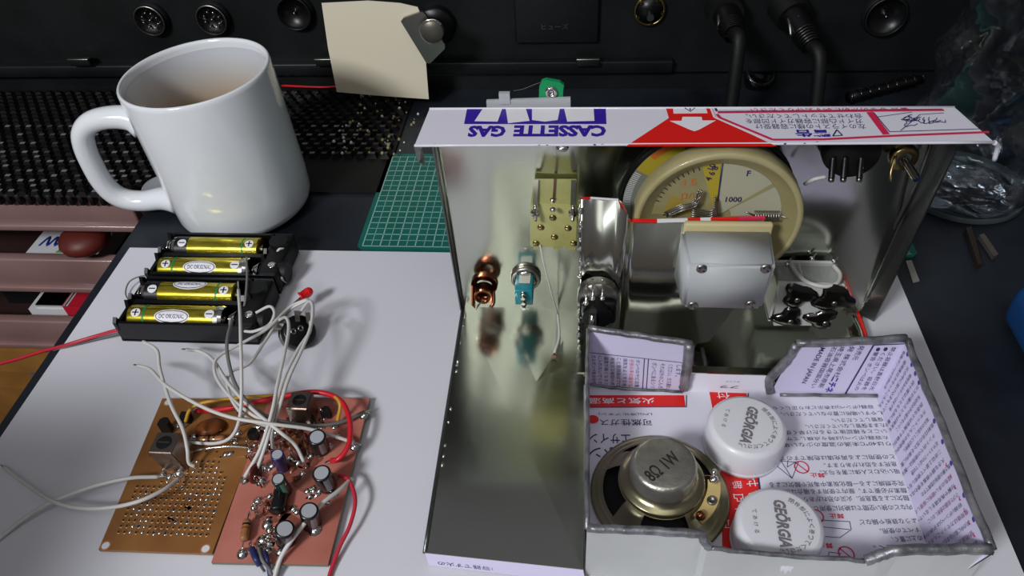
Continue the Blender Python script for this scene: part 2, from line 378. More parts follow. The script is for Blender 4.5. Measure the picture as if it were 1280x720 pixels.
p = aty(541, 38, 454); mb = MB(); mb.lathe([(7.4, 1), (7.4, -2.4), (6.9, -3.2), (.01, -3.2)], mat('magnet_grey', (112, 108, 98), .4, .6), p, 32, axis=(0, 1, 0)); mg = obj('magnet', mb, cl)
mb = MB(); mb.lathe([(7.3, -2.2), (7.9, -3.0), (8.5, -2.2)], CHROME, p, 28, a0=1.8, a1=5.6, axis=(0, 1, 0)); obj('edge_ring', mb, mg)
wire('red_wire', [(352, 107, 2), (400, 109, 3), (422, 108, 2)], .8, WIRER, 'short red wire lying behind the bottom of the cream note', ends=(False, False))

# ------------------------------------------------------------------ drawer chest left of the desk
CY = 360.0
ch = thing('drawer_chest', 'pinkish translucent plastic drawer chest left of the desk', 'drawer chest', (-450, 430, -700))
mb = MB(); mb.box(-620, -600, CY+6, CY+150, -700, -6, PINKP); mb.box(-294, -286, CY+6, CY+150, -700, -6, PINKP); mb.box(-620, -286, CY+140, CY+150, -700, -6, PINKP); mb.box(-620, -286, CY+4, CY+150, -10, -5, PINKP); obj('carcass', mb, ch)
zs = [(-5, -29), (-57, -86), (-120, -148)]
for i, (zt, zb) in enumerate(zs):
    mb = MB(); mb.rbox(-600, -286, CY-2, CY+6, zb, zt, PINKP, 1.6); mb.rbox(-600, -286, CY-5, CY+1, zb, zb+5, PINKP, 1.2)
    if i: mb.box(-600, -290, CY+6, CY+138, zb+1, zb+4, DARKR); mb.box(-600, -597, CY+6, CY+138, zb+4, zt, PINKP)
    obj('drawer', mb, ch)
mb = MB(); mb.box(-600, -290, CY+6, CY+138, -31, -29, DARKR); mb.box(-600, -290, CY+136, CY+138, -180, -30, DARKR); obj('inner_shell', mb, ch)
mb = MB(); mb.box(-660, -286, CY-6, CY+10, -176, -150, YWOOD); mb.box(-660, -286, CY-6, CY+130, -330, -197, YWOOD); obj('shelf', mb, ch)
mb = MB(); mb.box(-600, -290, CY+60, CY+66, -197, -176, mat('dark_green_back', (30, 36, 26), .6)); obj('inner_back', mb, ch)
# contents
def boxat(px0, px1, py_top, py_bot, Y, dp, m, mt=None):
    a, b = aty(px0, py_bot, Y), aty(px1, py_top, Y); mb = MB(); mb.hexa([(a.x, Y, a.z), (b.x, Y, a.z), (b.x, Y+dp, a.z), (a.x, Y+dp, a.z), (a.x, Y, b.z), (b.x, Y, b.z), (b.x, Y+dp, b.z), (a.x, Y+dp, b.z)], m, mt); return mb, a, b
mb, a, b = boxat(42, 122, 318, 332, CY+16, 40, WHITEP)
mb.poly([(a.x+22, CY+17, b.z+.1), (b.x-1, CY+17, b.z+.1), (b.x-4, CY+30, b.z+.1), (a.x+26, CY+30, b.z+.1)], mat('green_marker', (88, 168, 84), .5))
mb.tube([Vector((a.x+6+i*3, CY+24+((i % 2)*10), b.z+.3)) for i in range(7)], .7, mat('blue_marker', (30, 60, 150), .5), 6, 4)
solid('card_box', mb, 'white card with green and blue writing in the upper drawer', 'card')
p = at(97, 300, -40); mb = MB(); mb.ball((p.x, p.y+6, -44), 17, mat('red_packet', (84, 30, 24), .5, noise=.3, nscale=50), 16, .55); solid('red_packet', mb, 'dark red packet at the back of the upper drawer', 'packet')
mb, a, b = boxat(48, 118, 388, 404, CY+12, 34, WHITEP); mb.box(a.x+30, a.x+50, CY+11.6, CY+12, a.z+1, b.z+4, mat('red_label', (196, 30, 50), .5)); mb.box(a.x+30, a.x+50, CY+12, CY+44, b.z+.1, b.z+.3, mat('red_label', (196, 30, 50), .5))
mb.box(a.x+6, a.x+28, CY+14, CY+42, b.z, b.z+3, CHROME); solid('small_carton', mb, 'white and red carton in the lower drawer', 'box')
mb, a, b = boxat(26, 52, 362, 398, CY+40, 40, BLKM); solid('black_case', mb, 'small black case standing behind the white and red carton', 'case')
mb = MB(); a, b = aty(40, 456, CY+4), aty(72, 478, CY+4)
mb.hexa([(a.x, CY-1, -197), (a.x+16, CY-1, -197), (a.x+8, CY+40, -197), (a.x-10, CY+40, -197), (a.x-2, CY-1, -178), (a.x+14, CY-1, -178), (a.x+6, CY+40, -178), (a.x-12, CY+40, -178)], mat('clear_case', (120, 128, 134), .2, .4, coat=.5)); solid('clear_case', mb, 'clear grey plastic case between the yellow shelf boards below the drawers', 'case')

# woven black mat on the chest top and desk
mb = MB(); mb.box(-560, -123, 362, 488, -3, 0, BLKM)
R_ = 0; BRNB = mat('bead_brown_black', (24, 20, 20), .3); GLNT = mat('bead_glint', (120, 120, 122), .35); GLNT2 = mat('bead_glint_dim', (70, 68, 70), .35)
y = 357.0
while y < 486:
    off = 4.0 if R_ % 2 else 0; hgt = 3.2
    x = -520+off
    while x < -124:
        if (x+203)**2+(y-350)**2 > 47**2 and not (y < 400 and x > -250):
            w, d = 3.2, 2.3; j = random.uniform(-.3, .3); t = random.uniform(-.25, .25)
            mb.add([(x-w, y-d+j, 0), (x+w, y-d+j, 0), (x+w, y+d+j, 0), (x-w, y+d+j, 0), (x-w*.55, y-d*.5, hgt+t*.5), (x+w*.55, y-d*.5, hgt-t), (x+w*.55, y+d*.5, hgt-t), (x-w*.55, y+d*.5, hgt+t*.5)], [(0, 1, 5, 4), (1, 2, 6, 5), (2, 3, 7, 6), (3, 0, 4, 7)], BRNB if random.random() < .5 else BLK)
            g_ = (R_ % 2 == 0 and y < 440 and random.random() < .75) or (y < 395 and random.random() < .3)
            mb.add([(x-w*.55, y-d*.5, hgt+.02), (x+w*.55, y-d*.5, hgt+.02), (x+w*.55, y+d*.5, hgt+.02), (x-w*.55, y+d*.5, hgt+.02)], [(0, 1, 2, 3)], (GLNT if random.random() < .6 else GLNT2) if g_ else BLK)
        x += 8.0
    y += 5.4; R_ += 1
for k in range(38): mb.rbox(-520+k*7, -516.5+k*7, 354.5, 359, -7, 1, BLKM, .6, 1)
mb.box(-560, -262, 357, 363, -3, 0, BLKM)
solid('woven_mat', mb, 'black beaded woven mat behind the mug with a toothed front edge', 'mat')
mb = MB()
for k in range(70):
    x, y = random.uniform(-165, -112), random.uniform(398, 474); r = random.uniform(.5, 1.3); mb.ball((x, y, 3.4+r*.3), r, CREAMD if k % 3 else WHITEP, 5)
o = obj('crumbs', mb, kind='stuff'); tag(o, 'pale crumbs scattered on the black mat below the note', 'crumbs')
# steel lid inside the mug handle
p = at(202, 233, 9)
mb = MB(); mb.lathe([(10, -11), (11.5, -8), (12, 0), (11.3, .9), (10.8, .5), (.01, .5)], mat('brushed_grey', (172, 176, 182), .45, .3), (p.x, p.y, p.z), 32)
solid('jar_lid_disc', mb, 'small grey metal lid seen through the mug handle', 'lid')

# ------------------------------------------------------------------ mug
MC = Vector((-203.4, 350.3, -1.6))
mg = thing('mug', 'white ceramic mug with brown drink standing behind the batteries', 'mug', tuple(MC))
LEAN = Matrix.Translation(MC) @ Matrix.Rotation(math.radians(-2.2), 4, Vector((.25, 1, 0))) @ Matrix.Translation(-MC)
mb = MB(); mb.X = LEAN; mb.lathe([(.01, 1.2), (31, 1.2), (33, .6), (36, 1), (38.4, 3.4), (39.6, 7), (40, 20), (40, 60), (40.1, 86), (39.9, 88), (39.1, 88.9), (38.1, 88.5), (37.7, 86.5), (37.4, 40), (36.4, 12), (32, 7), (.01, 6.4)], MUG, MC, 72); obj('body', mb, mg)
HD = Vector((math.cos(math.radians(188)), math.sin(math.radians(188)), 0)); HN = Vector((-HD.y, HD.x, 0))
def hq(px, py):
    d = ray(px, py); o_ = Vector((0, 0, CAMH)); return o_+d*((MC-o_).dot(HN)/d.dot(HN))
mb = MB(); mb.tube([hq(x, y) for x, y in ((176, 152), (160, 147), (135, 147), (114, 153), (104, 166), (106, 184), (115, 205), (127, 226), (141, 241), (158, 249), (180, 251), (202, 248), (220, 248))], lambda t: 5.9+3.2*abs(2*t-1)**7, MUG, 16, 6, flat=(1, 1.12)); obj('handle', mb, mg)
mb = MB(); mb.X = LEAN; mb.lathe([(37.2, 30), (36, 29.4), (.01, 29.4)], TEA, MC, 48); obj('drink', mb, mg)
ST = mat('tea_stain', (186, 166, 142), .2, coat=.5); nt_ = ST.node_tree; tc_ = nt_.nodes.new('ShaderNodeTexCoord'); sp_ = nt_.nodes.new('ShaderNodeSeparateXYZ'); mr_ = nt_.nodes.new('ShaderNodeMapRange'); mr_.inputs['From Min'].default_value = .032; mr_.inputs['From Max'].default_value = .08; cr_ = nt_.nodes.new('ShaderNodeValToRGB')
nt_.links.new(tc_.outputs['Object'], sp_.inputs[0]); nt_.links.new(sp_.outputs['Z'], mr_.inputs['Value']); nt_.links.new(mr_.outputs['Result'], cr_.inputs['Fac']); nt_.links.new(cr_.outputs['Color'], nt_.nodes['Principled BSDF'].inputs['Base Color'])
cr_.color_ramp.elements[0].color = lin((128, 92, 62)); cr_.color_ramp.elements[1].color = lin((216, 220, 226)); e_ = cr_.color_ramp.elements.new(.5); e_.color = lin((190, 172, 148))
mb = MB(); mb.X = LEAN; mb.lathe([(37.2, 29), (37.55, 84)], ST, MC, 64); obj('inner_stain', mb, mg)

# ------------------------------------------------------------------ battery holders and cells
def pbox(mb, x0, x1, y0, y1, z0, z1, m, ch=0): return mb.box(x0, x1, y0, y1, z0, z1, m, ch)
def holder(y0, label, yc, xs):
    h = thing('battery_holder', label, 'battery holder', (-195, y0+16, 0.2), 'two battery holders on the white board')
    y1 = y0+34; xa, xb = -231, -158
    mb = MB(); mb.box(xa+2, xb, y0, y1, .2, 1.8, BLK)
    for yy in (y0, y1-1.6): mb.prism([(xa+2, 0), (xb, 0), (xb, 0)], 0, 0.001, BLK) if 0 else mb.hexa([(xa+3, yy, 1), (xb, yy, 1), (xb, yy+1.6, 1), (xa+3, yy+1.6, 1), (xa+5, yy, 13.2), (xb, yy, 13.2), (xb, yy+1.6, 13.2), (xa+5, yy+1.6, 13.2)], BLK)
    mb.box(xa+5, xb-11, (y0+y1)/2-1.3, (y0+y1)/2+1.3, 1.8, 12, BLK)
    for c in yc:   # notched end walls
        mb.X = Matrix.Identity(4)
        pr = [(c-8.2, 1), (c+8.2, 1), (c+8.2, 13), (c+6, 15), (c+4.5, 11), (c-4.5, 11), (c-6, 15), (c-8.2, 13)]
        n = len(pr)
        for xx in (xa+2, -169.6):
            v = [(xx, a, b) for a, b in pr]+[(xx+1.8, a, b) for a, b in pr]
            mb.add(v, [tuple(range(n)), tuple(range(2*n-1, n-1, -1))]+[(i, (i+1) % n, n+(i+1) % n, n+i) for i in range(n)], BLK)
    obj('tray', mb, h)
    mb = MB(); mb.rbox(-168, xb+1, y0+.4, y1-.4, 1.8, 13.5, BLKM, 2); mb.cyl((-163, y1-9, 12), (-163, y1-9, 16), 5, BLKM, 16); mb.cyl((-160, y0+9, 8), (-154.5, y0+9, 8), 5.5, BLKM, 16); o = obj('terminal_block', mb, h)
    for c in yc:
        mb = MB(); mb.lathe([(.9, 14), (2.1, 14.4), (2.3, 13.6), (1.2, 13.4)], CHROME, (-161.5, c-1, 0), 12); mb.cyl((-161.5, c-1, 12), (-161.5, c-1, 14), 1.2, SOLDER, 8); obj('eyelet', mb, o)
    for c, left_plus in zip(yc, xs):
        cx = -169.5 if left_plus else -227.0; dr = -1 if left_plus else 1
        pts = []
        for k in range(33):
            t = k/32; r = 4.2-2.4*t; an = t*8*math.pi; pts.append(Vector((cx+dr*t*4, c+r*math.cos(an), 9+r*math.sin(an))))
        mb = MB(); mb.tube(pts, .35, CHROME, 6, 1); obj('spring', mb, h)
    return h
def battery(c, left_plus, x0, label, badge):
    t = thing('battery', label, 'battery', (x0+25, c, 1.8), 'gold cells in the black holders')
    z = 8.7; L_ = 50; r = 6.6; dr = 1 if left_plus else -1; xs_ = x0 if left_plus else x0+L_   # xs_: plus end
    mb = MB()
    def P(a): return xs_+dr*a
    ax = (dr, 0, 0)
    mb.lathe([(.01, 1.6), (2.5, 1.6), (2.6, 2.2)], CHROME, (P(0)-dr*1.6, c, z), 20, axis=ax)
    mb.cyl((P(0), c, z), (P(1.6), c, z), 2.6, CHROME, 16); obj('positive_cap', mb, t)
    mb = MB(); mb.lathe([(2.7, 1.5), (6.6, 1.5), (r, 2.1), (r, 48.2)], GOLD, (P(0), c, z), 40, axis=ax)
    mb.lathe([(r+.05, 9.4), (r+.05, 10.4)], GREENL, (P(0), c, z), 40, axis=ax)
    if True: mb.lathe([(r+.04, 41 if not left_plus else 46), (r+.04, 48.2)], BLK if not left_plus else STEEL, (P(0), c, z), 40, axis=ax)
    # round sign badges wrapped on the cylinder, facing up and towards the front
    def wrap(cx, a0, pts, m, rr):
        v = [(cx+px_, c-rr*math.sin(a0+py_/rr), z+rr*math.cos(a0+py_/rr)) for px_, py_ in pts]; return mb.add(v, [tuple(range(len(v)))], m)
    def disc(cx, a0, rx, ry, m, rr):
        K = 9
        for j in range(-K, K):
            t0, t1 = j/K, (j+1)/K; w0, w1 = rx*math.sqrt(max(0, 1-t0*t0)), rx*math.sqrt(max(0, 1-t1*t1))
            wrap(cx, a0, [(-w0, ry*t0), (w0, ry*t0), (w1, ry*t1), (-w1, ry*t1)], m, rr)
    fa = .35
    def bar(cx, m, vert):
        for q in range(6):
            a0_, a1_ = -1.7+q*3.4/6, -1.7+(q+1)*3.4/6
            wrap(cx, fa, [(-.32, a0_), (.32, a0_), (.32, a1_), (-.32, a1_)] if vert else [(a0_, -.3), (a1_, -.3), (a1_, .3), (a0_, .3)], m, r+.2)
    disc(P(6), fa, 2.4, 2.4, WHITE, r+.08)
    bar(P(6), BLK, False); bar(P(6), BLK, True)
    disc(P(44), fa, 2.4, 2.4, WHITE, r+.08); bar(P(44), BLK, False)
    if badge != 'none':
        aa = fa+(.25 if badge == 'oval' else -.55)
        disc(P(25), aa, 9, 3.9, WHITE, r+.08); disc(P(25), aa, 8.4, 3.3, BLK, r+.11); disc(P(25), aa, 8, 2.9, WHITE, r+.14)
        sgn = dr if left_plus else -dr
        vs, fs, bb = glyphs('DC ORIGINAL', .02, 0); w_ = 13.0; h_ = 2.2; sx = w_/(bb[2]-bb[0]); sy = h_/(bb[3]-bb[1]); rr = r+.2
        mb.add([(P(25)+(x-bb[0])*sx-w_/2, c-rr*math.sin(aa-((y-bb[1])*sy-h_/2)/rr), z+rr*math.cos(aa-((y-bb[1])*sy-h_/2)/rr)) for x, y in vs], fs, NAVY)
    obj('wrapper', mb, t)
    mb = MB(); mb.cyl((P(48.2), c, z), (P(50), c, z), 6.9, CHROME, 32, 6.4); obj('negative_end', mb, t)
holder(236, 'black battery holder nearest the circuit boards', (244.5, 261.5), (True, False))
holder(272, 'black battery holder nearest the mug', (280.5, 297.5), (True, False))
battery(244.5, True, -225, 'gold battery nearest the circuit boards, plus sign at left', 'oval')
battery(261.5, False, -224, 'second gold battery from the front, minus sign at left', 'high')
battery(280.5, True, -225, 'gold battery third from the front, plus sign left and oval badge', 'oval')
battery(297.5, False, -223, 'gold battery nearest the mug with no oval badge', 'none')

# ------------------------------------------------------------------ circuit boards
def blob(parent, px, py, z, r=1.5, sz=.7, m=SOLDER, name='solder_joint'):
    p = at(px, py, z); mb = MB(); mb.lathe([(r*1.15, 0), (r*.95, r*.3), (r*.6, r*sz*.9), (.01, r*sz*1.15)], m, p, 10); return obj(name, mb, parent)
BZ = 3.0
def ecap(parent, tx, ty, bx, by, r, hgt, m, label=None, stripe=GREYS, lean=None):
    """electrolytic: top centre seen at (tx,ty), base at (bx,by) on the board"""
    b = at(bx, by, BZ+.6); d0 = aty(tx, ty, b.y-1.6)-b; d = d0.normalized(); L_ = max(7.0, min(d0.length, 12))
    mb = MB(); mb.lathe([(r*.9, 0), (r, .5), (r, 1.4), (r*.93, 1.9), (r, 2.4), (r, L_-.6), (r*.94, L_), (r*.78, L_)], m, b, 24, axis=d)
    # printed stripe
    Q = Vector((0, 0, 1)).rotation_difference(d).to_matrix(); v = []
    for k in range(5):
        a = -1.2+k*.16
        for zz in (2.6, L_-.8): v.append(b+Q @ Vector(((r+.06)*math.cos(a), (r+.06)*math.sin(a), zz)))
    mb.add(v, [(2*k, 2*k+2, 2*k+3, 2*k+1) for k in range(4)], stripe, True)
    o = obj('electrolytic_capacitor', mb, parent, label=label)
    mb = MB(); mb.lathe([(r*.78, L_-.1), (.01, L_-.1)], CANT, b, 24, axis=d, smooth=False); obj('top_vent', mb, o)
    return o
def ifcan(parent, topc, basec, s_, hgt, label):
    T = at(*topc, BZ+hgt); B = at(*basec, BZ); d = (T-B)
    mb = MB(); h = s_/2
    mb.hexa([B+Vector(v) for v in ((-h, -h, 0), (h, -h, 0), (h, h, 0), (-h, h, 0))]+[T+Vector(v) for v in ((-h, -h, 0), (h, -h, 0), (h, h, 0), (-h, h, 0))], IFCAN)
    bmesh.ops.bevel(mb.bm, geom=mb.bm.edges[:], offset=.5, segments=2, affect='EDGES')
    o = obj('tuning_coil_can', mb, parent, label=label)
    mb = MB(); mb.lathe([(h*.62, .08), (h*.56, .12), (.01, .12)], BLKM, T, 24); mb.box(T.x-.5-h*.4, T.x+.5+h*.4, T.y-.35, T.y+.35, T.z+.14, T.z+.3, mat('slot', (52, 48, 44), .5)); obj('slug', mb, o)
    return o
def resistor(parent, a, b, r, m, bands):
    A, B = at(*a), at(*b); d = (B-A); L_ = d.length; ax = d.normalized(); Lb = L_*.62; s0 = A+ax*(L_-Lb)/2
    mb = MB(); mb.lathe([(.01, 0), (r*.8, .1), (r*1.1, Lb*.12), (r, Lb*.25), (r, Lb*.75), (r*1.1, Lb*.88), (r*.8, Lb-.1), (.01, Lb)], m, s0, 16, axis=ax)
    for k, c in enumerate(bands): mb.lathe([(r*1.06, Lb*(.22+.18*k)), (r*1.06, Lb*(.22+.18*k)+.7)], c, s0, 16, axis=ax)
    o = obj('resistor', mb, parent)
    mb = MB(); mb.tube([A+Vector((0, 0, -1.5)), A, B, B+Vector((0, 0, -1.5))], .3, SOLDER, 6, 3); obj('lead', mb, o)

# brown perforated board
pb = thing('perforated_board', 'brown perforated circuit board with rows of pads, left of the pink board', 'circuit board', tuple(at(230, 600, 1)))
A, B, C, D = at(123, 687, BZ), at(265, 692, BZ), at(338, 499, BZ), at(203, 498, BZ)
mb = MB(); mb.slab([A, B, C, D], (0, 0, -1), 1.6, TAN); 
for cx, cy in ((132, 682), (257, 686), (210, 503)):
    p = at(cx, cy, BZ+.05); mb.lathe([(2.1, 0), (1.5, .05)], mat('hole_ring', (170, 120, 70), .4), p, 20); mb.lathe([(1.5, .06), (.01, .06)], PAPER, p, 20)
obj('board', mb, pb)
mb = MB(); mb2 = MB()
gx, gy = (B-A)*(1/19.0), (D-A)*(1/29.0)
for j in range(3, 17):
    for i in range(2, 18):
        if j > 12 and i < 8 or j == 12 and i < 6: continue
        if i+j > 30: continue
        p = A+gx*(i+.2)+gy*(j*1.0)+Vector((0, 0, .05)); r = .62
        if random.random() < .86:
            mb.lathe([(.95, 0), (.9, .12), (.5, .12)], SOLDER if random.random() < .12 else PADC, p, 10); mb.lathe([(.5, .05), (.01, .05)], HOLE, p, 8)
        else: mb.lathe([(.8, 0), (.6, .35), (.01, .55)], SOLDER, p, 8)
for k in range(36):
    i, j = random.randint(2, 17), random.randint(16, 22); p = A+gx*(i+.2)+gy*j+Vector((0, 0, .05)); mb.lathe([(.5, 0), (.01, 0)], HOLE, p, 8)
obj('pads', mb, pb, kind='stuff')
mb = MB()
for (cx, cy, rr) in ((225, 640, 14), (250, 650, 10), (260, 600, 8), (215, 655, 9)): pass
# flux stains
for (cx, cy, rr) in ((222, 640, 5), (205, 655, 4), (242, 628, 4.5)):
    p = at(cx, cy, BZ+.03); mb.poly([p+Vector((rr*math.cos(a)*(1+.2*math.sin(3*a)), rr*.8*math.sin(a), 0)) for a in [2*math.pi*k/20 for k in range(20)]], mat('flux_brown', (118, 72, 34), .3, coat=.5))
obj('flux_stain', mb, pb)
ifcan(pb, (205, 553), (226, 575), 10.5, 12, 'silver tuning can with round slotted hole')
p = at(263, 533, BZ+1.6); mb = MB(); mb.lathe([(.01, -2), (3.5, -1.6), (6.6, 0), (3.5, 1.6), (.01, 2)], BROWN, p, 24, axis=(.0, .35, 1)); mb.bm.verts.ensure_lookup_table(); o = obj('disc_capacitor', mb, pb)
resistor(pb, (238, 550, BZ+2), (292, 548, BZ+2), 1.5, RESB, (BRASS, BLK, BRASS))
p = at(212, 538, BZ); mb = MB(); mb.prism([(p.x-2.3, p.y-2), (p.x+2.3, p.y-2), (p.x+2.3, p.y+.6), (p.x+1, p.y+2), (p.x-1, p.y+2), (p.x-2.3, p.y+.6)], BZ+1, BZ+7, BLKM); obj('transistor', mb, pb)
p = at(236, 525, BZ); mb = MB(); mb.prism([(p.x-2, p.y-2), (p.x+2, p.y-2), (p.x+2, p.y+1), (p.x-2, p.y+1)], BZ, BZ+5, BLKM); obj('transistor', mb, pb)
mb = MB(); mb.tube([at(x, y, z) for x, y, z in ((240, 566, 4), (250, 562, 6), (285, 558, 7), (312, 560, 5))], .45, SOLDER, 8, 6); obj('bus_wire', mb, pb)
mb = MB(); mb.tube([at(x, y, z) for x, y, z in ((288, 552, 4), (292, 538, 9), (302, 531, 10), (318, 528, 7))], .5, SOLDER, 8, 6); obj('bus_wire', mb, pb)
for (x, y, r) in ((203, 593, 1.6), (212, 596, 1.4), (224, 591, 2), (229, 585, 1.6), (243, 546, 1.5), (239, 513, 1.6), (245, 511, 1.3), (222, 533, 1.2), (290, 546, 1.3), (298, 541, 1.4), (300, 514, 1.5), (282, 568, 1.3), (288, 567, 1.3), (235, 521, 1.3), (294, 553, 1.2), (230, 552, 1.3)): blob(pb, x, y, BZ, r)
mb = MB(); mb.tube([at(206, 597, 4), at(203, 590, 8), at(205, 586, 9), at(208, 586, 8)], .4, CHROME, 6, 4); obj('bus_wire', mb, pb)

# pink copper clad board
pk = thing('pink_circuit_board', 'pink copper circuit board crowded with capacitors, right of the brown board', 'circuit board', tuple(at(350, 600, 1)))
A, B, C, D = at(264, 703, BZ+.3), at(410, 706, BZ+.3), at(462, 498, BZ+.3), at(337, 496, BZ+.3)
mb = MB(); mb.slab([A, B, C, D], (0, 0, -1), 1.7, PCBE, None); mb.poly([v+Vector((0, 0, .04)) for v in (A, B, C, D)], PCBP); obj('board', mb, pk)
# isolated copper islands and cut gaps
mb = MB()
for (cx, cy, w, h) in ((395, 600, 9, 6), (330, 560, 6, 4), (372, 545, 10, 6), (345, 640, 7, 5), (360, 660, 6, 6), (385, 575, 6, 4), (360, 590, 6, 5)):
    p = at(cx, cy, BZ+.4); mb.poly([p+Vector((w*math.cos(a)*(1+.15*math.sin(4*a)), h*math.sin(a)*(1+.15*math.cos(3*a)), 0)) for a in [2*math.pi*k/22 for k in range(22)]], mat('flux_film', (118, 62, 48), .25, rgb2=(150, 88, 72), nscale=200, coat=.6))
obj('flux_stain', mb, pk)
ifcan(pk, (374, 500), (382, 524), 9.6, 13, 'dark silver tuning can with a slot')
ecap(pk, 396, 546, 402, 562, 3.7, 8, CANB)
ecap(pk, 343, 561, 354, 585, 2.7, 9, CANV, 'violet blue capacitor', NAVY)
ecap(pk, 344, 592, 357, 615, 2.7, 9, CANG, 'dark green capacitor', mat('pale_green', (90, 150, 130), .4))
ecap(pk, 398, 584, 410, 608, 3.7, 10, CANB)
ecap(pk, 382, 622, 390, 655, 3.7, 10.5, CANB)
ecap(pk, 355, 652, 357, 676, 3.7, 9, CANB)
# lying black capacitor
a, b = at(352, 612, BZ+3), at(346, 640, BZ+3); mb = MB(); mb.lathe([(.01, 0), (2.8, .2), (3, .8), (3, 9.4), (2.8, 10), (.01, 10)], CANB, a, 20, axis=tuple((b-a).normalized())); obj('electrolytic_capacitor', mb, pk, label='black capacitor lying on its side')
p = at(319, 592, BZ+4); mb = MB(); mb.lathe([(.01, -1.1), (3, -.8), (4.2, 0), (3, .8), (.01, 1.1)], DKRED, p, 24, axis=(1, -.25, .2)); obj('disc_capacitor', mb, pk, label='dark red disc capacitor')
p = at(440, 560, BZ); 
resistor(pk, (311, 642, BZ+3.5), (303, 684, BZ+3), 1.6, RESB, (BLK, BROWN, RESB))
for (a, b) in (((330, 553, 5), (345, 545, 7)), ((378, 545, 4), (384, 566, 4)), ((362, 560, 5), (370, 540, 6)), ((352, 548, 5), (366, 556, 5))): resistor(pk, a, b, 1.1, RESB, (BLK, BRASS))
for (x, y) in ((410, 520), (320, 547), (390, 530), (372, 560)):
    p = at(x, y, BZ); mb = MB(); w = 2.0; mb.prism([(p.x-w, p.y-w), (p.x+w, p.y-w), (p.x+w, p.y+.4), (p.x+.9, p.y+1.8), (p.x-.9, p.y+1.8), (p.x-w, p.y+.4)], BZ+.8, BZ+5, BLKM if x != 372 else FLUX); obj('transistor', mb, pk)
for (x, y) in ((352, 530), (384, 548), (376, 566), (364, 546), (326, 560)):
    p = at(x, y, BZ+2.2); mb = MB(); a_ = random.uniform(0, 3); mb.lathe([(.01, -1), (2.2, -.8), (3, 0), (2.2, .8), (.01, 1)], random.choice((BROWN, DKRED, FLUX)), p, 18, axis=(math.cos(a_), math.sin(a_), .3)); obj('disc_capacitor', mb, pk)
# small loose leads and joints
JO = [(306, 600, 2), (326, 602, 2.1), (455, 519, 2.2), (443, 558, 2.2), (349, 503, 1.6), (421, 545, 1.5), (412, 558, 1.6), (340, 582, 1.5), (352, 582, 1.6), (335, 530, 1.4), (322, 626, 1.8), (318, 634, 1.6), (303, 692, 2.2), (328, 676, 2.4), (336, 680, 2.2), (334, 688, 1.6), (394, 662, 2.6), (350, 690, 1.7), (358, 684, 1.6), (418, 618, 1.7), (367, 636, 1.5), (371, 640, 1.3), (334, 656, 2.1), (337, 662, 1.5), (388, 570, 1.4), (373, 578, 1.8), (362, 572, 1.3), (402, 534, 1.2), (418, 534, 1.3), (345, 540, 1.3), (356, 530, 1.4), (366, 532, 1.3), (325, 575, 1.5), (331, 585, 1.6), (384, 614, 1.3), (392, 610, 1.3), (312, 563, 1.3), (318, 556, 1.2), (378, 592, 1.3), (337, 620, 1.2)]
for x, y, r in JO: blob(pk, x, y, BZ+.3, r)
for i in range(46):
    x, y = random.choice([(360, 545), (345, 540), (340, 560), (365, 575), (385, 545), (400, 525), (372, 530), (330, 585), (345, 665), (340, 640), (375, 590), (400, 620)]); x += random.uniform(-13, 13); y += random.uniform(-10, 10)
    p = at(x, y, BZ+.3); mb = MB(); rr = random.uniform(.7, 1.7); K = 9; v = []; base = [rr*(1+random.uniform(-.35, .35)) for _ in range(K)]
    for f_, z_ in ((1.2, 0), (.9, rr*.35), (.45, rr*.8)): v += [p+Vector((base[q]*f_*math.cos(q*2*math.pi/K), base[q]*f_*math.sin(q*2*math.pi/K), z_*random.uniform(.8, 1.2))) for q in range(K)]
    mb.add(v, [(j*K+q, j*K+(q+1) % K, (j+1)*K+(q+1) % K, (j+1)*K+q) for j in range(2) for q in range(K)]+[tuple(2*K+q for q in range(K))], SOLDER if i % 3 else FLUX, True); obj('solder_joint', mb, pk)
for i in range(40):
    x, y = random.choice([(360, 545), (340, 560), (365, 575), (330, 640), (350, 670), (385, 545), (400, 525), (340, 600), (320, 570)]); x += random.uniform(-14, 14); y += random.uniform(-10, 10)
    z0 = BZ+.4; a = at(x, y, z0); d = Vector((random.uniform(-5, 5), random.uniform(-4, 4), 0)); mb = MB(); mb.tube([a, a+d*.3+Vector((0, 0, random.uniform(2, 5))), a+d*.7+Vector((0, 0, random.uniform(2, 5))), a+d], .3, random.choice((SOLDER, COPPER, SOLDER)), 6, 4); obj('lead', mb, pk)
for x, y, w in ((325, 532, 7), (332, 536, 5)): 
    p = at(x, y, BZ+2); mb = MB(); mb.rbox(p.x-w/2, p.x+w/2, p.y-1.3, p.y+1.3, BZ+.3, BZ+2.4, SOLDER, .5); obj('solder_joint', mb, pk)
# bare brown lead fin beside the can
mb = MB(); mb.slab([at(388, 514, 11), at(395, 526, 5), at(386, 528, 5), at(382, 514, 9)], (0, 0, 1), .3, COPPER); obj('shield_tab', mb, pk)

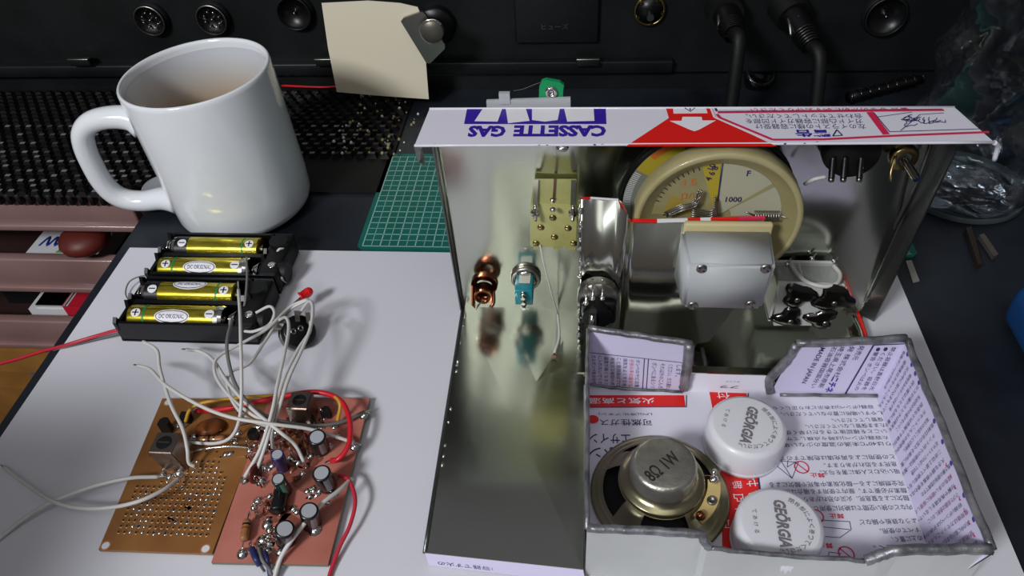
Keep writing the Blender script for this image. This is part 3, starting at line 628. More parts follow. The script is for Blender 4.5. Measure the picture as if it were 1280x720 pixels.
# ------------------------------------------------------------------ loose wires
GW = 'white hookup wires running to the circuit boards'
wire('hookup_wire', [(298, 362, 34), (300, 392, 36), (301, 430, 36), (302, 480, 30), (300, 520, 22), (290, 545, 14), (270, 554, 9), (236, 553, 6)], .75, WIREW, 'white wire whose upright tinned tip stands before the batteries, looping to the brown board', group=GW, tin=7)
wire('hookup_wire', [(290, 400, 28), (284, 425, 30), (285, 448, 28), (294, 480, 25), (312, 505, 22), (340, 523, 18), (385, 532, 12), (425, 528, 8), (455, 515, 5)], .8, WIREG, 'grey wire ending at the top right corner of the pink board', group=GW)
wire('hookup_wire', [(179, 427, 20), (196, 438, 22), (200, 462, 20), (213, 504, 18), (228, 535, 16), (234, 560, 13), (236, 578, 8), (243, 583, 6)], .8, WIREW, 'white wire running from below the front holder down onto the brown board', group=GW, ends=(False, True))
wire('hookup_wire', [(172, 457, 14), (188, 462, 16), (208, 482, 20), (250, 507, 22), (290, 522, 22), (340, 530, 20), (390, 537, 14), (442, 553, 6)], .8, WIREW, 'long white wire from left tip across to the right side of the pink board', group=GW)
wire('hookup_wire', [(233, 437, 8), (252, 440, 10), (267, 451, 14), (285, 478, 20), (312, 508, 22), (350, 540, 18), (368, 555, 12), (380, 577, 6)], .8, WIREW, 'white wire ending among the capacitors mid pink board', group=GW)
wire('hookup_wire', [(320, 391, 14), (337, 383, 16), (343, 392, 16), (336, 406, 14), (318, 414, 12), (306, 414, 10)], .75, WIREW, 'short white wire looping at the right end of the front holder', group=GW, ends=(False, False))
wire('hookup_wire', [(384, 374, 20), (362, 384, 18), (335, 410, 18), (308, 426, 18), (278, 442, 18), (268, 455, 18), (272, 475, 18), (292, 500, 20), (318, 520, 20), (340, 530, 18)], .75, WIREW, 'white wire from the red light curving far left before the boards', group=GW, ends=(False, False))
wire('hookup_wire', [(386, 374, 20), (355, 392, 16), (333, 424, 16), (312, 454, 16), (290, 464, 18), (284, 478, 18), (290, 500, 20), (308, 522, 20), (335, 533, 16)], .75, WIREW, 'white wire from the red light curving close beside the others', group=GW, ends=(False, False))
wire('hookup_wire', [(345, 402, 16), (357, 397, 20), (361, 410, 22), (356, 440, 24), (347, 480, 24), (340, 515, 22), (325, 562, 14), (306, 596, 6)], .8, WIREW, 'leftmost white wire rising from the black potentiometer', group=GW, ends=(False, True))
wire('hookup_wire', [(388, 402, 18), (387, 415, 22), (372, 438, 24), (356, 470, 24), (345, 505, 22), (334, 550, 16), (322, 585, 8)], .8, WIREW, 'middle white wire from the black potentiometer to the pink board', group=GW, ends=(False, True))
wire('hookup_wire', [(374, 392, 14), (386, 377, 24), (391, 385, 26), (388, 410, 26), (376, 440, 25), (362, 470, 24), (352, 500, 22), (341, 540, 14), (341, 560, 8)], .8, WIREW, 'rightmost white wire hooping over the black potentiometer', group=GW, ends=(False, True))
wire('hookup_wire', [(440, 598, 6), (425, 612, 10), (400, 632, 12), (370, 668, 10), (352, 695, 6), (343, 724, 2), (340, 760, 1)], .85, WIREW, 'cream white wire from right of the pink board down to the bottom edge', group=GW, ends=(False, False))
wire('hookup_wire', [(224, 598, 6), (205, 612, 10), (175, 626, 12), (140, 634, 10), (100, 635, 8), (65, 626, 6), (30, 603, 4), (5, 584, 2)], .85, WIREW, 'white wire ending at far left with a bare tip', group=GW)
wire('hookup_wire', [(199, 596, 6), (160, 598, 9), (110, 610, 8), (60, 630, 5), (25, 652, 3), (-10, 680, 1), (-60, 710, 1)], .85, WIREW, 'white wire leaving the left edge low in the picture', group=GW, ends=(True, False))
wire('battery_lead', [(357, 352, 4), (352, 345, 9), (356, 315, 12), (350, 311, 14), (345, 318, 12)], .75, WIREW, 'short white lead at the right end of the rear holder', ends=(False, False))
wire('battery_lead', [(308, 322, 14), (309, 345, 18), (307, 372, 16), (303, 395, 8)], .7, WIREG, 'grey lead hanging between the two holders', ends=(False, False))
wire('battery_lead', [(204, 344, 4), (178, 345, 5), (162, 352, 4), (157, 366, 2), (162, 378, 4)], .4, WIREG, 'thin grey wire loop at the left of the holders', ends=(False, False))
wire('power_lead', [(148, 412, 8), (120, 420, 5), (80, 432, 2), (50, 440, -4), (10, 452, -10), (-60, 468, -20)], .9, WIREP, 'red lead leaving the front battery holder to the left', ends=(False, False))
wire('power_lead', [(150, 416, 5), (120, 424, 2), (80, 434, 1), (60, 440, -4)], .6, WIREG, 'thin grey lead under the red lead left of the holder', ends=(False, False))
wire('jumper_wire', [(246, 513, 6), (270, 513, 9), (310, 505, 12), (350, 496, 12), (395, 490, 12), (425, 500, 12), (437, 525, 12), (436, 555, 10), (424, 573, 8), (414, 576, 6)], 1.15, WIRER, 'thick red wire arching over the far ends of both circuit boards')
wire('jumper_wire', [(232, 527, 6), (238, 512, 10), (256, 503, 12), (300, 497, 12), (350, 494, 8), (395, 490, 10), (415, 494, 12), (425, 505, 12), (422, 526, 6)], .8, WIREY, 'yellow wire arching over the far ends of both circuit boards')
wire('red_lead', [(424, 594, 5), (436, 600, 7), (444, 625, 7), (438, 655, 5), (424, 685, 3), (411, 722, 1), (400, 770, 1)], .85, WIREP, 'red lead curving off the right side of the pink board', ends=(False, False))
wire('blue_lead', [(331, 690, 6), (334, 700, 6), (338, 722, 2), (345, 770, 1)], .9, WIREB, 'dark blue wire leaving the near edge of the pink board')
wire('blue_lead', [(315, 686, 6), (320, 698, 7), (325, 706, 5)], 1.3, WIREB, 'short thick dark blue wire stub by the brown resistor')
wire('grey_lead', [(323, 684, 6), (328, 700, 7), (337, 712, 4), (341, 730, 1), (346, 770, 1)], .7, WIREG, 'grey wire beside the dark blue wire at the near board edge')

# LED
p, q = at(385, 366, 10), at(378, 375, 10)
led = thing('red_light', 'small red indicator light with two leads on the white board', 'light', (p.x, p.y, 4))
d = (at(391, 362, 11)-at(375, 374, 9)).normalized(); b = at(376, 372, 9)
mb = MB(); mb.lathe([(.01, 0), (2.9, 0), (2.9, 1), (2.5, 1.1), (2.5, 4.6), (2.1, 6), (1.2, 6.9), (.01, 7.2)], LEDR, b, 20, axis=d); obj('lens', mb, led)
for k, (ex, ey) in enumerate(((336, 412), (342, 416))):
    mb = MB(); mb.tube([b+Vector((k*1.2, k*.8, 0)), at(360+k*4, 386, 9), at(ex+8, ey-12, 8), at(ex+2, ey-4, 7)], .55, STEEL, 6, 5); obj('lead', mb, led)
# potentiometer on the board
c = at(372, 416, 7); d = Vector((.35, -.62, .55)).normalized()
pt = thing('potentiometer', 'black round potentiometer with silver shaft on the white board', 'potentiometer', (c.x, c.y, 0.2))
d = Vector((.55, -.25, .62)).normalized()
mb = MB(); mb.lathe([(.01, -3.5), (8, -3.5), (8.3, -3), (8.3, 3), (7.7, 3.6), (.01, 3.6)], BLK, c, 32, axis=d); mb.cyl(c+d*3.6, c+d*4.2, 2.4, BLKM, 16); obj('body', mb, pt)
mb = MB(); mb.lathe([(8.4, -3.6), (8.5, -1), (8.4, -.6), (.01, -3.9)], STEEL, c, 24, axis=d); obj('cover', mb, pt)
s0 = at(362, 408, 11); s1 = at(344, 404, 13); mb = MB(); mb.cyl(s0, s1, 2.9, STEEL, 20); mb.cyl(s1, s1+(s1-s0).normalized()*1.2, 2.6, CHROME, 20, 2.2); obj('shaft', mb, pt)
for (x, y) in ((372, 394), (386, 396), (357, 400)):
    a = at(x, y+8, 13); mb = MB(); mb.slab([a+Vector((-1.1, 0, 0)), a+Vector((1.1, 0, 0)), a+Vector((1.1, 2, 5)), a+Vector((-1.1, 2, 5))], (0, 1, 0), .5, STEEL); obj('lug', mb, pt)
for (x, y) in ((367, 414), (376, 410)):
    mb = MB(); a = at(x, y, 11.5); mb.lathe([(.8, 0), (1.2, .4), (1.5, 0)], STEEL, a, 12, axis=d); obj('rivet', mb, pt)

# ------------------------------------------------------------------ metal chassis
H = 112.0
TL, TR = at(537, 136, H), at(1193, 134, H); NL, NR = at(518, 182, H), at(1243, 178, H)
BL, BR = at(579, 384, .5), at(1073, 392, .5)
cs = thing('metal_case', 'open silver tin case with a red, white and blue printed top lip', 'metal case', (40, 200, .2))
# standing panel (inner tin face towards the viewer)
mb = MB(); K1, K2 = 60, 24; vv = []
for j in range(K2+1):
    for i in range(K1+1):
        s_, t_ = i/K1, j/K2; p = BL.lerp(BR, s_).lerp(TL.lerp(TR, s_), t_); w_ = math.sin(math.pi*t_)**.7; p.y += w_*(.55*math.sin(s_*15+.6+t_*1.2)+.35*math.sin(s_*31+t_*3)+.3*math.sin(t_*5)); vv.append(p)
ff = [(j*(K1+1)+i, j*(K1+1)+i+1, (j+1)*(K1+1)+i+1, (j+1)*(K1+1)+i) for j in range(K2) for i in range(K1)]
mb.add(vv, ff, TIN, True); mb.add([p+Vector((0, .6, 0)) for p in vv], ff, WPRINT, True); obj('standing_panel', mb, cs, fix=False)
# side flanges of the panel
mb = MB(); mb.slab([BL, BL+Vector((-.6, -2.5, 0)), NL.lerp(TL, .8)+Vector((.5, 0, -1)), TL+Vector((0, 0, -1))], (-1, 0, 0), .6, TIND); 
mb.tube([BL+Vector((0, -1, 0)), TL+Vector((0, -1, -1))], .8, TIND, 8, 6); obj('side_flange', mb, cs)
mb = MB(); F0, F1 = at(1078, 394, .5), at(1160, 255, 66); F2 = at(1196, 183, 104)
mb.slab([BR+Vector((0, 0, 0)), F0+Vector((4, -4, 0)), F2+Vector((-2, -4, 0)), TR+Vector((-1, 0, -2))], (1, .2, 0), .6, TIND)
mb.tube([at(1067, 383, 4), at(1100, 318, 34), at(1145, 230, 80), TR+Vector((-5, -2, -4))], .9, TIND, 8, 4)
mb.tube([at(1079, 392, 1), at(1113, 330, 30), at(1160, 240, 76)], 1.0, TIN, 8, 4); obj('side_flange', mb, cs)
# top lip, printed on its upper side
mb = MB(); lt = .7
mb.hexa([v-Vector((0, 0, lt)) for v in (NL, NR, TR, TL)]+[NL, NR, TR, TL], TIN, WPRINT)
mb.tube([NL, NL.lerp(NR, .5)+Vector((0, .4, -.3)), NR], .55, WPRINT, 8, 6); mb.tube([TL, TR], .5, WPRINT, 8, 1)
mb.tube([NR, at(1247, 184, H-3), at(1243, 200, H-9)], .9, WPRINT, 8, 5); mb.slab([NL, NL+Vector((3, 0, 0)), at(532, 206, H-14), NL+Vector((0, 3, -10))], (-1, 0, 0), .4, RIM)
mb.ball(at(703, 184, H-2), 2.5, SOLDER, 14, .6)
ZL = H+.1
def P(x, y, dz=0): return at(x, y, ZL+dz)
def pl(pts, m, dz=0): mb.poly([P(x, y, dz) for x, y in pts], m)
pl([(584, 134.5), (757, 134), (758, 155), (580, 155)], BLUE)
pl([(593, 151.5), (604, 135), (628, 135), (622, 152)], WHITE, .06); pl([(635, 154), (632, 135), (657, 135), (662, 151)], WHITE, .06)
pl([(665, 135), (700, 135), (697, 150), (681, 152), (665, 150)], WHITE, .06); pl([(705, 135), (742, 135), (743, 151), (709, 152)], WHITE, .06)
def tl(mb, s, xR, xL, y, h, m, z, bold=0.0, dy=0, shear=0):   # a line of upside-down writing, read from right to left
    a, b = at(xR, y, z), at(xL, y+dy, z); u = (b-a).normalized(); v = Vector((-u.y, u.x, 0)); v = v if v.y < 0 else -v
    mb.text(s, a-v*h/2, u, v, (b-a).length, h, m, bold, shear)
tl(mb, 'CASSETTE', 757.5, 642, 163.5, 8.2, BLUE, ZL, .05); tl(mb, 'GAS', 632, 585, 164, 8.2, BLUE, ZL, .05)
pl([(782, 183), (836, 147.5), (832, 134), (890, 133.5), (895, 147), (971, 183)], RED)
pl([(841, 134), (882, 134), (884.5, 141.5), (842, 142)], WHITE, .06)
pl([(837, 151), (852, 151), (853, 146), (877, 146), (878, 150.5), (895, 150.5), (874, 162), (868, 164), (862, 162)], WHITE, .06)
mb.tube([P(854, 133.6, .1), P(863, 139.5, .1), P(870, 133.6, .1)], .22, NAVY, 6, 1); pl([(862, 133.8), (863.5, 133.8), (863.5, 138), (862, 138)], NAVY, .12)
# white hairline and crimson frame
def line(pts, w, m, dz=.08): 
    q = [P(x, y, dz) for x, y in pts]
    for a, b in zip(q, q[1:]):
        d = (b-a).normalized(); n_ = Vector((-d.y, d.x, 0))*w/2; mb.poly([a-n_, b-n_, b+n_, a+n_], m)
line([(888, 133.8), (893, 146.5), (955, 174)], .8, WHITE)
line([(897, 140.5), (1180, 137.5)], 1.2, PINK); line([(896, 142.5), (900, 147), (966, 174.5), (1030, 174), (1130, 169), (1236, 165)], 1.3, PINK); line([(894, 134.5), (896, 139)], .9, NAVY)
line([(1087, 140), (1108, 168)], 2.6, PINK)
line([(1092, 140.5), (1112, 164.5), (1225, 161)], .4, NAVY, .1); line([(898, 139), (1178, 136)], .35, NAVY, .1)
tl(mb, '警告 安全のために必ずお守りください', 1136, 938, 136, 2.6, PINK, ZL, .01, 1)
tl(mb, '合わせてセットしてください。', 1078, 932, 145, 3.3, NAVY, ZL)
tl(mb, 'ガイド凸部に容器ガイド凹部を', 1078, 932, 151.4, 3.5, NAVY, ZL)
tl(mb, '左のイラストの様に容器受け', 1082, 944, 158, 3.6, NAVY, ZL)
tl(mb, '警告', 1038, 994, 166.5, 5.0, BLUE, ZL, .03)
line([(1041, 170), (1046, 162), (1053, 169), (1041, 170)], .5, NAVY, .1)
# line drawing of hands at the right
for k in range(9):
    cx, cy = 1150+random.uniform(-20, 26), 150+random.uniform(-6, 6); mb.tube([P(cx+r_*math.cos(a), cy+r_*.45*math.sin(a), .1) for a, r_ in [(q*.7, 7+3*math.sin(q*2.1+k)) for q in range(7)]], .16, NAVY, 5, 4)
line([(1097, 146), (1140, 140)], .3, NAVY, .1); line([(1126, 163), (1150, 143), (1180, 141)], .3, NAVY, .1)
for (x, y) in ((542, 181), (673, 181), (683, 181), (742, 181), (752, 180), (980, 180), (1005, 179), (1020, 178)): pl([(x, y-1), (x+3, y-1.2), (x+2, y+.6), (x-.5, y+.6)], TIND, .1)
obj('printed_lip', mb, cs, label='white printed lip with red arrow and blue lettering')
# floor sheet: left bare strip slopes up slightly to the near edge
mb = MB(); fl = [at(531, 691, 6), at(729, 712, 6), Vector((2, 219, 1)), Vector((2, 266, .5)), BL]
tp = [fl[0], fl[1], Vector((2, 219, 1.4)), Vector((2, 267, .8)), BL+Vector((0, 0, .3))]
mb.add(tp+[v-Vector((0, 0, .6)) for v in tp], [(0, 1, 2, 3, 4), (9, 8, 7, 6, 5)]+[(i, (i+1) % 5, 5+(i+1) % 5, 5+i) for i in range(5)], TIN)
mb.hexa([(2, 217, .1), (134, 217, .1), (134, 267, .1), (2, 267, .1), (2, 217, .7), (134, 217, .7), (134, 267, .7), (2, 267, .7)], TIN)
mb.tube([tp[0], tp[0].lerp(tp[4], .5)+Vector((0, 0, 0)), tp[4]], .9, TIND, 8, 6)
for k in range(14):
    c = tp[0].lerp(tp[4], random.uniform(.25, 1))+Vector((1.6, 0, .3)); mb.ball(c, random.uniform(.5, 1), SOLDER, 6, .5)
obj('floor_sheet', mb, cs)
# printed front flange under the near edge
mb = MB(); a, b = fl[0]+Vector((0, 0, -.4)), fl[1]+Vector((0, 0, -.4)); a2, b2 = Vector((a.x+1, a.y-2, .3)), Vector((b.x+1, b.y-2.5, .3))
mb.slab([a2, b2, b, a], (0, 1, 0), .5, LPRINT)
for k, s_ in enumerate(('容器の保管について次の注意を守り', 'カセットこんろ専用の容器です火の')):
    u = (b-a).normalized(); up = (a-a2).normalized(); mb.text(s_, b2.lerp(b, .12+.45*k)+Vector((-1, -.35, 0)), -u, up*-1, 56, 1.9, NAVY) if 0 else mb.text(s_, a2.lerp(a, .92-.45*k)+Vector((2, -.12-.2*k, 0))+u*56, -u, -up, 54, 1.9, NAVY)
obj('front_flange', mb, cs)
mb = MB(); mb.slab([at(1071, 392, 5), at(1075, 391, .5), at(1088, 436, .5), at(1078, 436, 6)], (1, 0, .3), .6, TIN); mb.tube([at(1072, 390, 6), at(1080, 412, 6), at(1086, 434, 5)], .8, RED, 6, 4); mb.tube([at(1067, 395, 5), at(1076, 415, 5.5), at(1080, 434, 5)], .9, TIN, 6, 4); obj('corner_flange', mb, cs)
# inner bracket
BY = 240.0
mb = MB()
prof = [(-1, 88), (4, 87.6), (10, 87.8), (15, 88), (17, 86), (18.3, 81), (20, 77.6), (24, 77), (72, 79.5)]
def yb(x): return BY-(2.5*math.exp(-((x-17.5)/1.6)**2))+(1.5 if x < 13 else 0)-(1.0 if x < 2 else 0)
xsb = [-1, 0.5, 2, 5, 9, 13, 14.5, 15.5, 16.5, 17.5, 18.5, 20, 22, 30, 45, 60, 72]
def ztop(x):
    for (x0, z0), (x1, z1) in zip(prof, prof[1:]):
        if x <= x1: return z0+(z1-z0)*(x-x0)/(x1-x0)
    return prof[-1][1]
def zbot(x): return 1.2 if x < 58 else 1.2+(x-58)*2.8
v = []
for x in xsb: v += [(x, yb(x), zbot(x)), (x, yb(x), ztop(x)), (x, yb(x)+.6, zbot(x)), (x, yb(x)+.6, ztop(x))]
f = []
for i in range(len(xsb)-1):
    a, b = 4*i, 4*i+4; f += [(a, b, b+1, a+1), (a+2, a+3, b+3, b+2), (a+1, b+1, b+3, a+3), (a, a+2, b+2, b)]
mb.add(v, f+[(0, 1, 3, 2)], TIN, True)
bk = obj('bracket', mb, cs)
# printed hem on top of the bracket
mb = MB()
for i, (x0, x1, m_) in enumerate(((-.8, 3, RED), (3, 14, WHITE), (14, 17.5, RED), (20, 30, RED), (30, 42, WHITE), (42, 47, RED), (47, 51, WHITE), (51, 62, RED), (62, 72, PINK))):
    mb.hexa([(x0, yb(x0)-.5, ztop(x0)), (x1, yb(x1)-.5, ztop(x1)), (x1, yb(x1)+.9, ztop(x1)), (x0, yb(x0)+.9, ztop(x0)), (x0, yb(x0)-.5, ztop(x0)+.9), (x1, yb(x1)-.5, ztop(x1)+.9), (x1, yb(x1)+.9, ztop(x1)+.9), (x0, yb(x0)+.9, ztop(x0)+.9)], m_) if i > 2 else mb.hexa([(x0, yb(x0)-.1, ztop(x0)), (x1, yb(x1)-.1, ztop(x1)), (x1, yb(x1)+.7, ztop(x1)), (x0, yb(x0)+.7, ztop(x0)), (x0, yb(x0)-.1, ztop(x0)+.4), (x1, yb(x1)-.1, ztop(x1)+.4), (x1, yb(x1)+.7, ztop(x1)+.4), (x0, yb(x0)+.7, ztop(x0)+.4)], m_)
obj('printed_hem', mb, bk)
mb = MB()
for k in range(16): z = 4+k*5.2; mb.ball((-.6, yb(-1)-.3, z+random.uniform(-1, 1)), random.uniform(.7, 1.2), RIM if k % 2 else SOLDER, 8, 1.5)
obj('solder_seam', mb, bk)
mb = MB(); mb.hexa([(-1, 223, 1.2), (57, 223, 1.2), (57, 240, 1.2), (-1, 240, 1.2), (-1, 223, 1.9), (57, 223, 1.9), (57, 240, 1.9), (-1, 240, 1.9)], TIN); mb.tube([(57, 224, 2), (57.5, 230, 2.3), (57, 239, 3)], .9, RIM, 6, 4); obj('foot', mb, bk)

# ------------------------------------------------------------------ things mounted on / in the case
def screwhead(par, c, n_, r, m, name='screw'):
    mb = MB(); n_ = Vector(n_).normalized(); mb.lathe([(r, 0), (r*.95, .35), (r*.5, .6), (.01, .65)], m, c, 14, axis=n_)
    a = n_.cross(Vector((.6, .2, .7))).normalized(); b = n_.cross(a); c = Vector(c)+n_*.62
    mb.add([c+a*r*.75+b*r*.13, c-a*r*.75+b*r*.13, c-a*r*.75-b*r*.13, c+a*r*.75-b*r*.13], [(0, 1, 2, 3)], BLKM); return obj(name, mb, par)
# pale tuning capacitor box
vc = thing('tuning_capacitor_box', 'pale grey plastic capacitor box with four corner screws below the round dial', 'capacitor', (57, 226, 51))
mb = MB(); z0, z1 = 51.2, 77.0
mb.hexa([(40.8, 216.5, z0), (72, 216.5, z0), (73, 236.5, z0), (38.6, 236.5, z0), (40.2, 216, z1-1), (73.2, 216, z1-1), (74.5, 236.5, z1), (39.4, 236.5, z1)], GBOX)
bmesh.ops.bevel(mb.bm, geom=mb.bm.edges[:], offset=1.5, segments=3, affect='EDGES')
for f_ in mb.bm.faces: f_.smooth = True
obj('body', mb, vc)
mb = MB(); mb.rbox(40.5, 75, 236, 239.0, z0+1, z1+2.6, GBOXC, 1); obj('mounting_plate', mb, vc)
for (x, y) in ((877, 336), (957, 336), (866, 382), (938, 381)):
    screwhead(vc, aty(x, y, 216.2), (0, -1, .05), 2.1, STEEL)
# olive terminal capacitor on the panel
tb = thing('trimmer_block', 'olive clear plastic trimmer block with small screws on the standing panel', 'capacitor', (-12, 258, 55))
mb = MB(); x0, x1, yf, yk, z0, z1 = -22, -2.4, 247.5, 266.0, 56.5, 80
mb.hexa([(x0-.6, yf, z0), (x1+.4, yf, z0), (x1+.4, yk, z0), (x0, yk, z0), (x0+.4, yf, z1), (x1+.6, yf, z1), (x1, yk, z1), (x0+.8, yk, z1)], OLIVE)
bmesh.ops.bevel(mb.bm, geom=mb.bm.edges[:], offset=.5, segments=2, affect='EDGES')
for x in (-19, -10.5, -4.5): mb.box(x-2, x+1.5, yf+1, yf+3, z0-2.2, z0+.5, OLIVE)
obj('body', mb, tb)
mb = MB(); mb.box(-12.6, -11.6, yf+1, yk-1, z1, z1+.5, FLUX); obj('groove', mb, tb)
for (x, y) in ((691, 272), (676, 284), (710, 285), (693, 296), (670, 304), (717, 304)): screwhead(tb, aty(x, y, yf-.1), (0, -1, 0), 1.5, BRASS)
for px in (670, 717):
    a, b = at(px, 226, z1+.6), at(px-1, 258, z1+.6)
    mb = MB(); mb.slab([a+Vector((-1, 0, 0)), b+Vector((-1, 0, 0)), b+Vector((1, 0, 0)), a+Vector((1, 0, 0))], (0, 0, 1), .5, CHROME); mb.tube([b, b+Vector((0, -1.5, -3)), b+Vector((0, -1.6, -6))], .8, SOLDER, 8, 4)
    mb.lathe([(2, 0), (1.7, .8), (.01, 1.2)], SOLDER, aty(px-1, 266, yf-.2), 12, axis=(0, -1, 0)); obj('terminal', mb, tb)
for (x, y) in ((691, 250), (691, 262)): mb = MB(); a = at(x, y, z1+.3); mb.ball(a, 1.3, SOLDER, 8, .8); obj('solder_joint', mb, tb)
wp = [aty(675, 306, 247), aty(680, 330, 244), aty(690, 368, 246), Vector(at(697, 392, 2)), Vector(at(699, 420, 3)), Vector(at(693, 441, 3.5))]
t = thing('hookup_wire', 'thin white wire hanging down from the olive trimmer block', 'wire', tuple(wp[0]))
mb = MB(); mb.tube(wp[:4], .35, WIREW, 8, 8); mb.tube(wp[3:], .6, WIREW, 8, 8); obj('insulation', mb, t); mb = MB()
for dx in (-1.4, 0, 1.2): mb.tube([wp[-1], wp[-1]+Vector((dx, -2.6, -.5))], .2, COPPER, 5, 1)
obj('bare_end', mb, t)
# earphone jack
jc = aty(606, 352, 262)
jk = thing('earphone_jack', 'copper coloured round jack at the left of the silver panel foot', 'jack', tuple(jc))
mb = MB(); mb.lathe([(6.4, -3), (6.6, 0), (6.2, 1), (4.3, 1), (4, -3)], COPPER, jc, 28, axis=(0, 1, 0)); obj('nut', mb, jk)
c = jc+Vector((0, -5, -2)); mb = MB(); mb.lathe([(4.4, -4), (4.8, 2), (3, 2), (2.9, -4), (4.4, -4)], COPPER, c, 24, axis=(0, 1, 0)); obj('barrel', mb, jk)
mb = MB(); mb.slab([c+Vector((-5.5, 1, 3)), c+Vector((-5.5, -5, -4)), c+Vector((-4, -5.4, -6)), c+Vector((-4.4, 1, 2))], (-1, 0, 0), .6, COPPER); mb.slab([c+Vector((-3, -5, -4)), c+Vector((1, -5, -1)), c+Vector((0, -6, 0)), c+Vector((-4, -6, -7))], (0, -1, 0), .5, STEEL); mb.tube([c+Vector((4.6, 0, 1)), c+Vector((5, -5, -2)), c+Vector((3.5, -6.5, -4))], .9, COPPER, 8, 4); obj('contact', mb, jk)
# teal slide switch
sc = aty(657, 349, 264)
sw = thing('slide_switch', 'teal switch body with solder pins through a round nut on the panel', 'switch', tuple(sc))
mb = MB(); mb.lathe([(7.2, 2), (7.4, .6), (7, -.6), (5.6, -.6), (5.4, 1)], STEEL, sc, 28, axis=(0, 1, 0)); mb.lathe([(5.6, -.4), (5, -1.6), (.01, -1.6)], CHROME, sc, 24, axis=(0, 1, 0)); obj('nut', mb, sw)
mb = MB(); mb.rbox(sc.x-4.3, sc.x+4.1, sc.y-12.5, sc.y-1.4, sc.z-5.2, sc.z+4.4, TEAL, .5); obj('body', mb, sw)
mb = MB(); mb.slab([(sc.x-2.6, sc.y-8, sc.z+4.4), (sc.x+2.8, sc.y-8, sc.z+4.4), (sc.x+2.8, sc.y-1, sc.z+4.4), (sc.x-2.6, sc.y-1, sc.z+4.4)], (0, 0, 1), .5, CHROME); obj('bracket', mb, sw)
for k in range(3):
    mb = MB(); p_ = Vector((sc.x-.1, sc.y-12.4, sc.z+3-3.3*k)); mb.cyl(p_, p_+Vector((0, -4, -.4)), 1.0, CHROME, 10); mb.ball(p_+Vector((0, -1.5, 0)), 1.5, SOLDER, 8); obj('pin', mb, sw)
# potentiometer on the bracket
pc = aty(747, 376, 236)
po = thing('rotary_potentiometer', 'black potentiometer with silver lugs low on the inner bracket', 'potentiometer', tuple(pc))
mb = MB(); mb.lathe([(8.8, 3), (9, -1), (8.6, -2.4), (.01, -2.4)], STEEL, pc+Vector((0, 0, 3)), 32, axis=(0, 1, 0)); obj('cover', mb, po)
mb = MB(); mb.rbox(pc.x-8, pc.x+8, pc.y-6, pc.y-1.6, pc.z-9, pc.z+4, BLK, 1.5); mb.cyl(pc+Vector((0, -3, -2)), pc+Vector((0, -8.5, -2)), 6.5, BLK, 24); obj('body', mb, po)
for px in (733, 741, 753):
    a = aty(px, 362 if px != 733 else 368, 230); mb = MB(); mb.tube([a+Vector((0, 5, 1)), a, a+Vector((0, -3, -3))], 1.0, CHROME, 8, 4, flat=(1, .5)); mb.ball(a+Vector((0, -2.5, -2.6)), 1.3, SOLDER, 8); obj('lug', mb, po)
a = aty(741, 400, 227); mb = MB(); mb.cyl(a+Vector((0, 0, 4)), a+Vector((0, -1, -4)), 1.7, CHROME, 12); obj('shaft', mb, po)
a = aty(725, 398, 230); b = aty(762, 398, 230); mb = MB(); mb.slab([a, b, b+Vector((0, 3, 4)), a+Vector((0, 3, 4))], (0, 1, 0), .5, STEEL); obj('base_plate', mb, po)
# round dial dish
DC = Vector((54, 249, 76)); Rr = 33.5
dl = thing('dial_dish', 'round cream plastic dial dish with yellow paper behind the capacitor box', 'dial', tuple(DC-Vector((0, 0, Rr))))
mb = MB(); mb.lathe([(.01, 1), (Rr-1, 1), (Rr, -.5), (Rr, -7), (Rr-.5, -8.2), (Rr-2.2, -8.3), (Rr-2.6, -7.9)], CREAM, DC, 72, axis=(0, 1, 0)); mb.lathe([(Rr-2.6, -7.9), (Rr-8, -3), (.01, -3)], CREAMD, DC, 72, axis=(0, 1, 0)); obj('rim', mb, dl)
yi = DC.y-3.2
def dp(a, r, dy=0): return (DC.x+r*math.cos(math.radians(a)), yi-dy, DC.z+r*math.sin(math.radians(a)))
def sector(a0, a1, r0, r1, m, dy, n=18):
    mb.poly([dp(a0+(a1-a0)*k/n, r1, dy) for k in range(n+1)]+[dp(a1-(a1-a0)*k/n, r0, dy) for k in range(n+1)], m)
mb = MB(); sector(88, 178, 3, 26, CREAMD, .05); sector(93, 109, 3, 25.6, YELLOWP, .12)
sector(40, 91, 2, 25.6, BEIGEP, .1); sector(3, 36, 6, 25.6, BEIGEP, .1); sector(36, 40.5, 2, 25.6, CREAMD, .16); sector(150, 176, 8, 21, mat('mustard', (160, 138, 60), .5), .1)
mb.tube([dp(91, 2, .3), dp(92, 26, .3)], .3, NAVY, 6, 1)
for s_, a, r in (('4 6 8', 104, 18), ('10', 100, 23), ('F', 66, 22), ('1000', 70, 8)): 
    q = Vector(dp(a, r, .3)); mb.text(s_, q, (.35, 0, 1) if a > 90 else (1, 0, 0), (-1, 0, .35) if a > 90 else (0, 0, 1), None, 2.6, NAVY, .02)
for s_, a, r, w in (('ロハニ', 150, 17, 8), ('15', 134, 21, 5)): mb.text(s_, dp(a, r, .3), (1, 0, .1), (0, 0, 1), w, 3, ORANGEP)
for k in range(11): a = 112+k*5; mb.tube([dp(a, 24.5, .3), dp(a, 26.5, .3)], .18, NAVY, 5, 1)
obj('scale_paper', mb, dl)
mb = MB()
for k in range(12): c = Vector(dp(200-0+k*0, 0, 1))+Vector((-23+k*3.9, 0, -6+1.3*math.sin(k*1.7))); mb.ball(c, 3.4, mat('glue', (190, 180, 140), .2, coat=.5), 10, .6)
obj('glue_bead', mb, dl)
mb = MB()
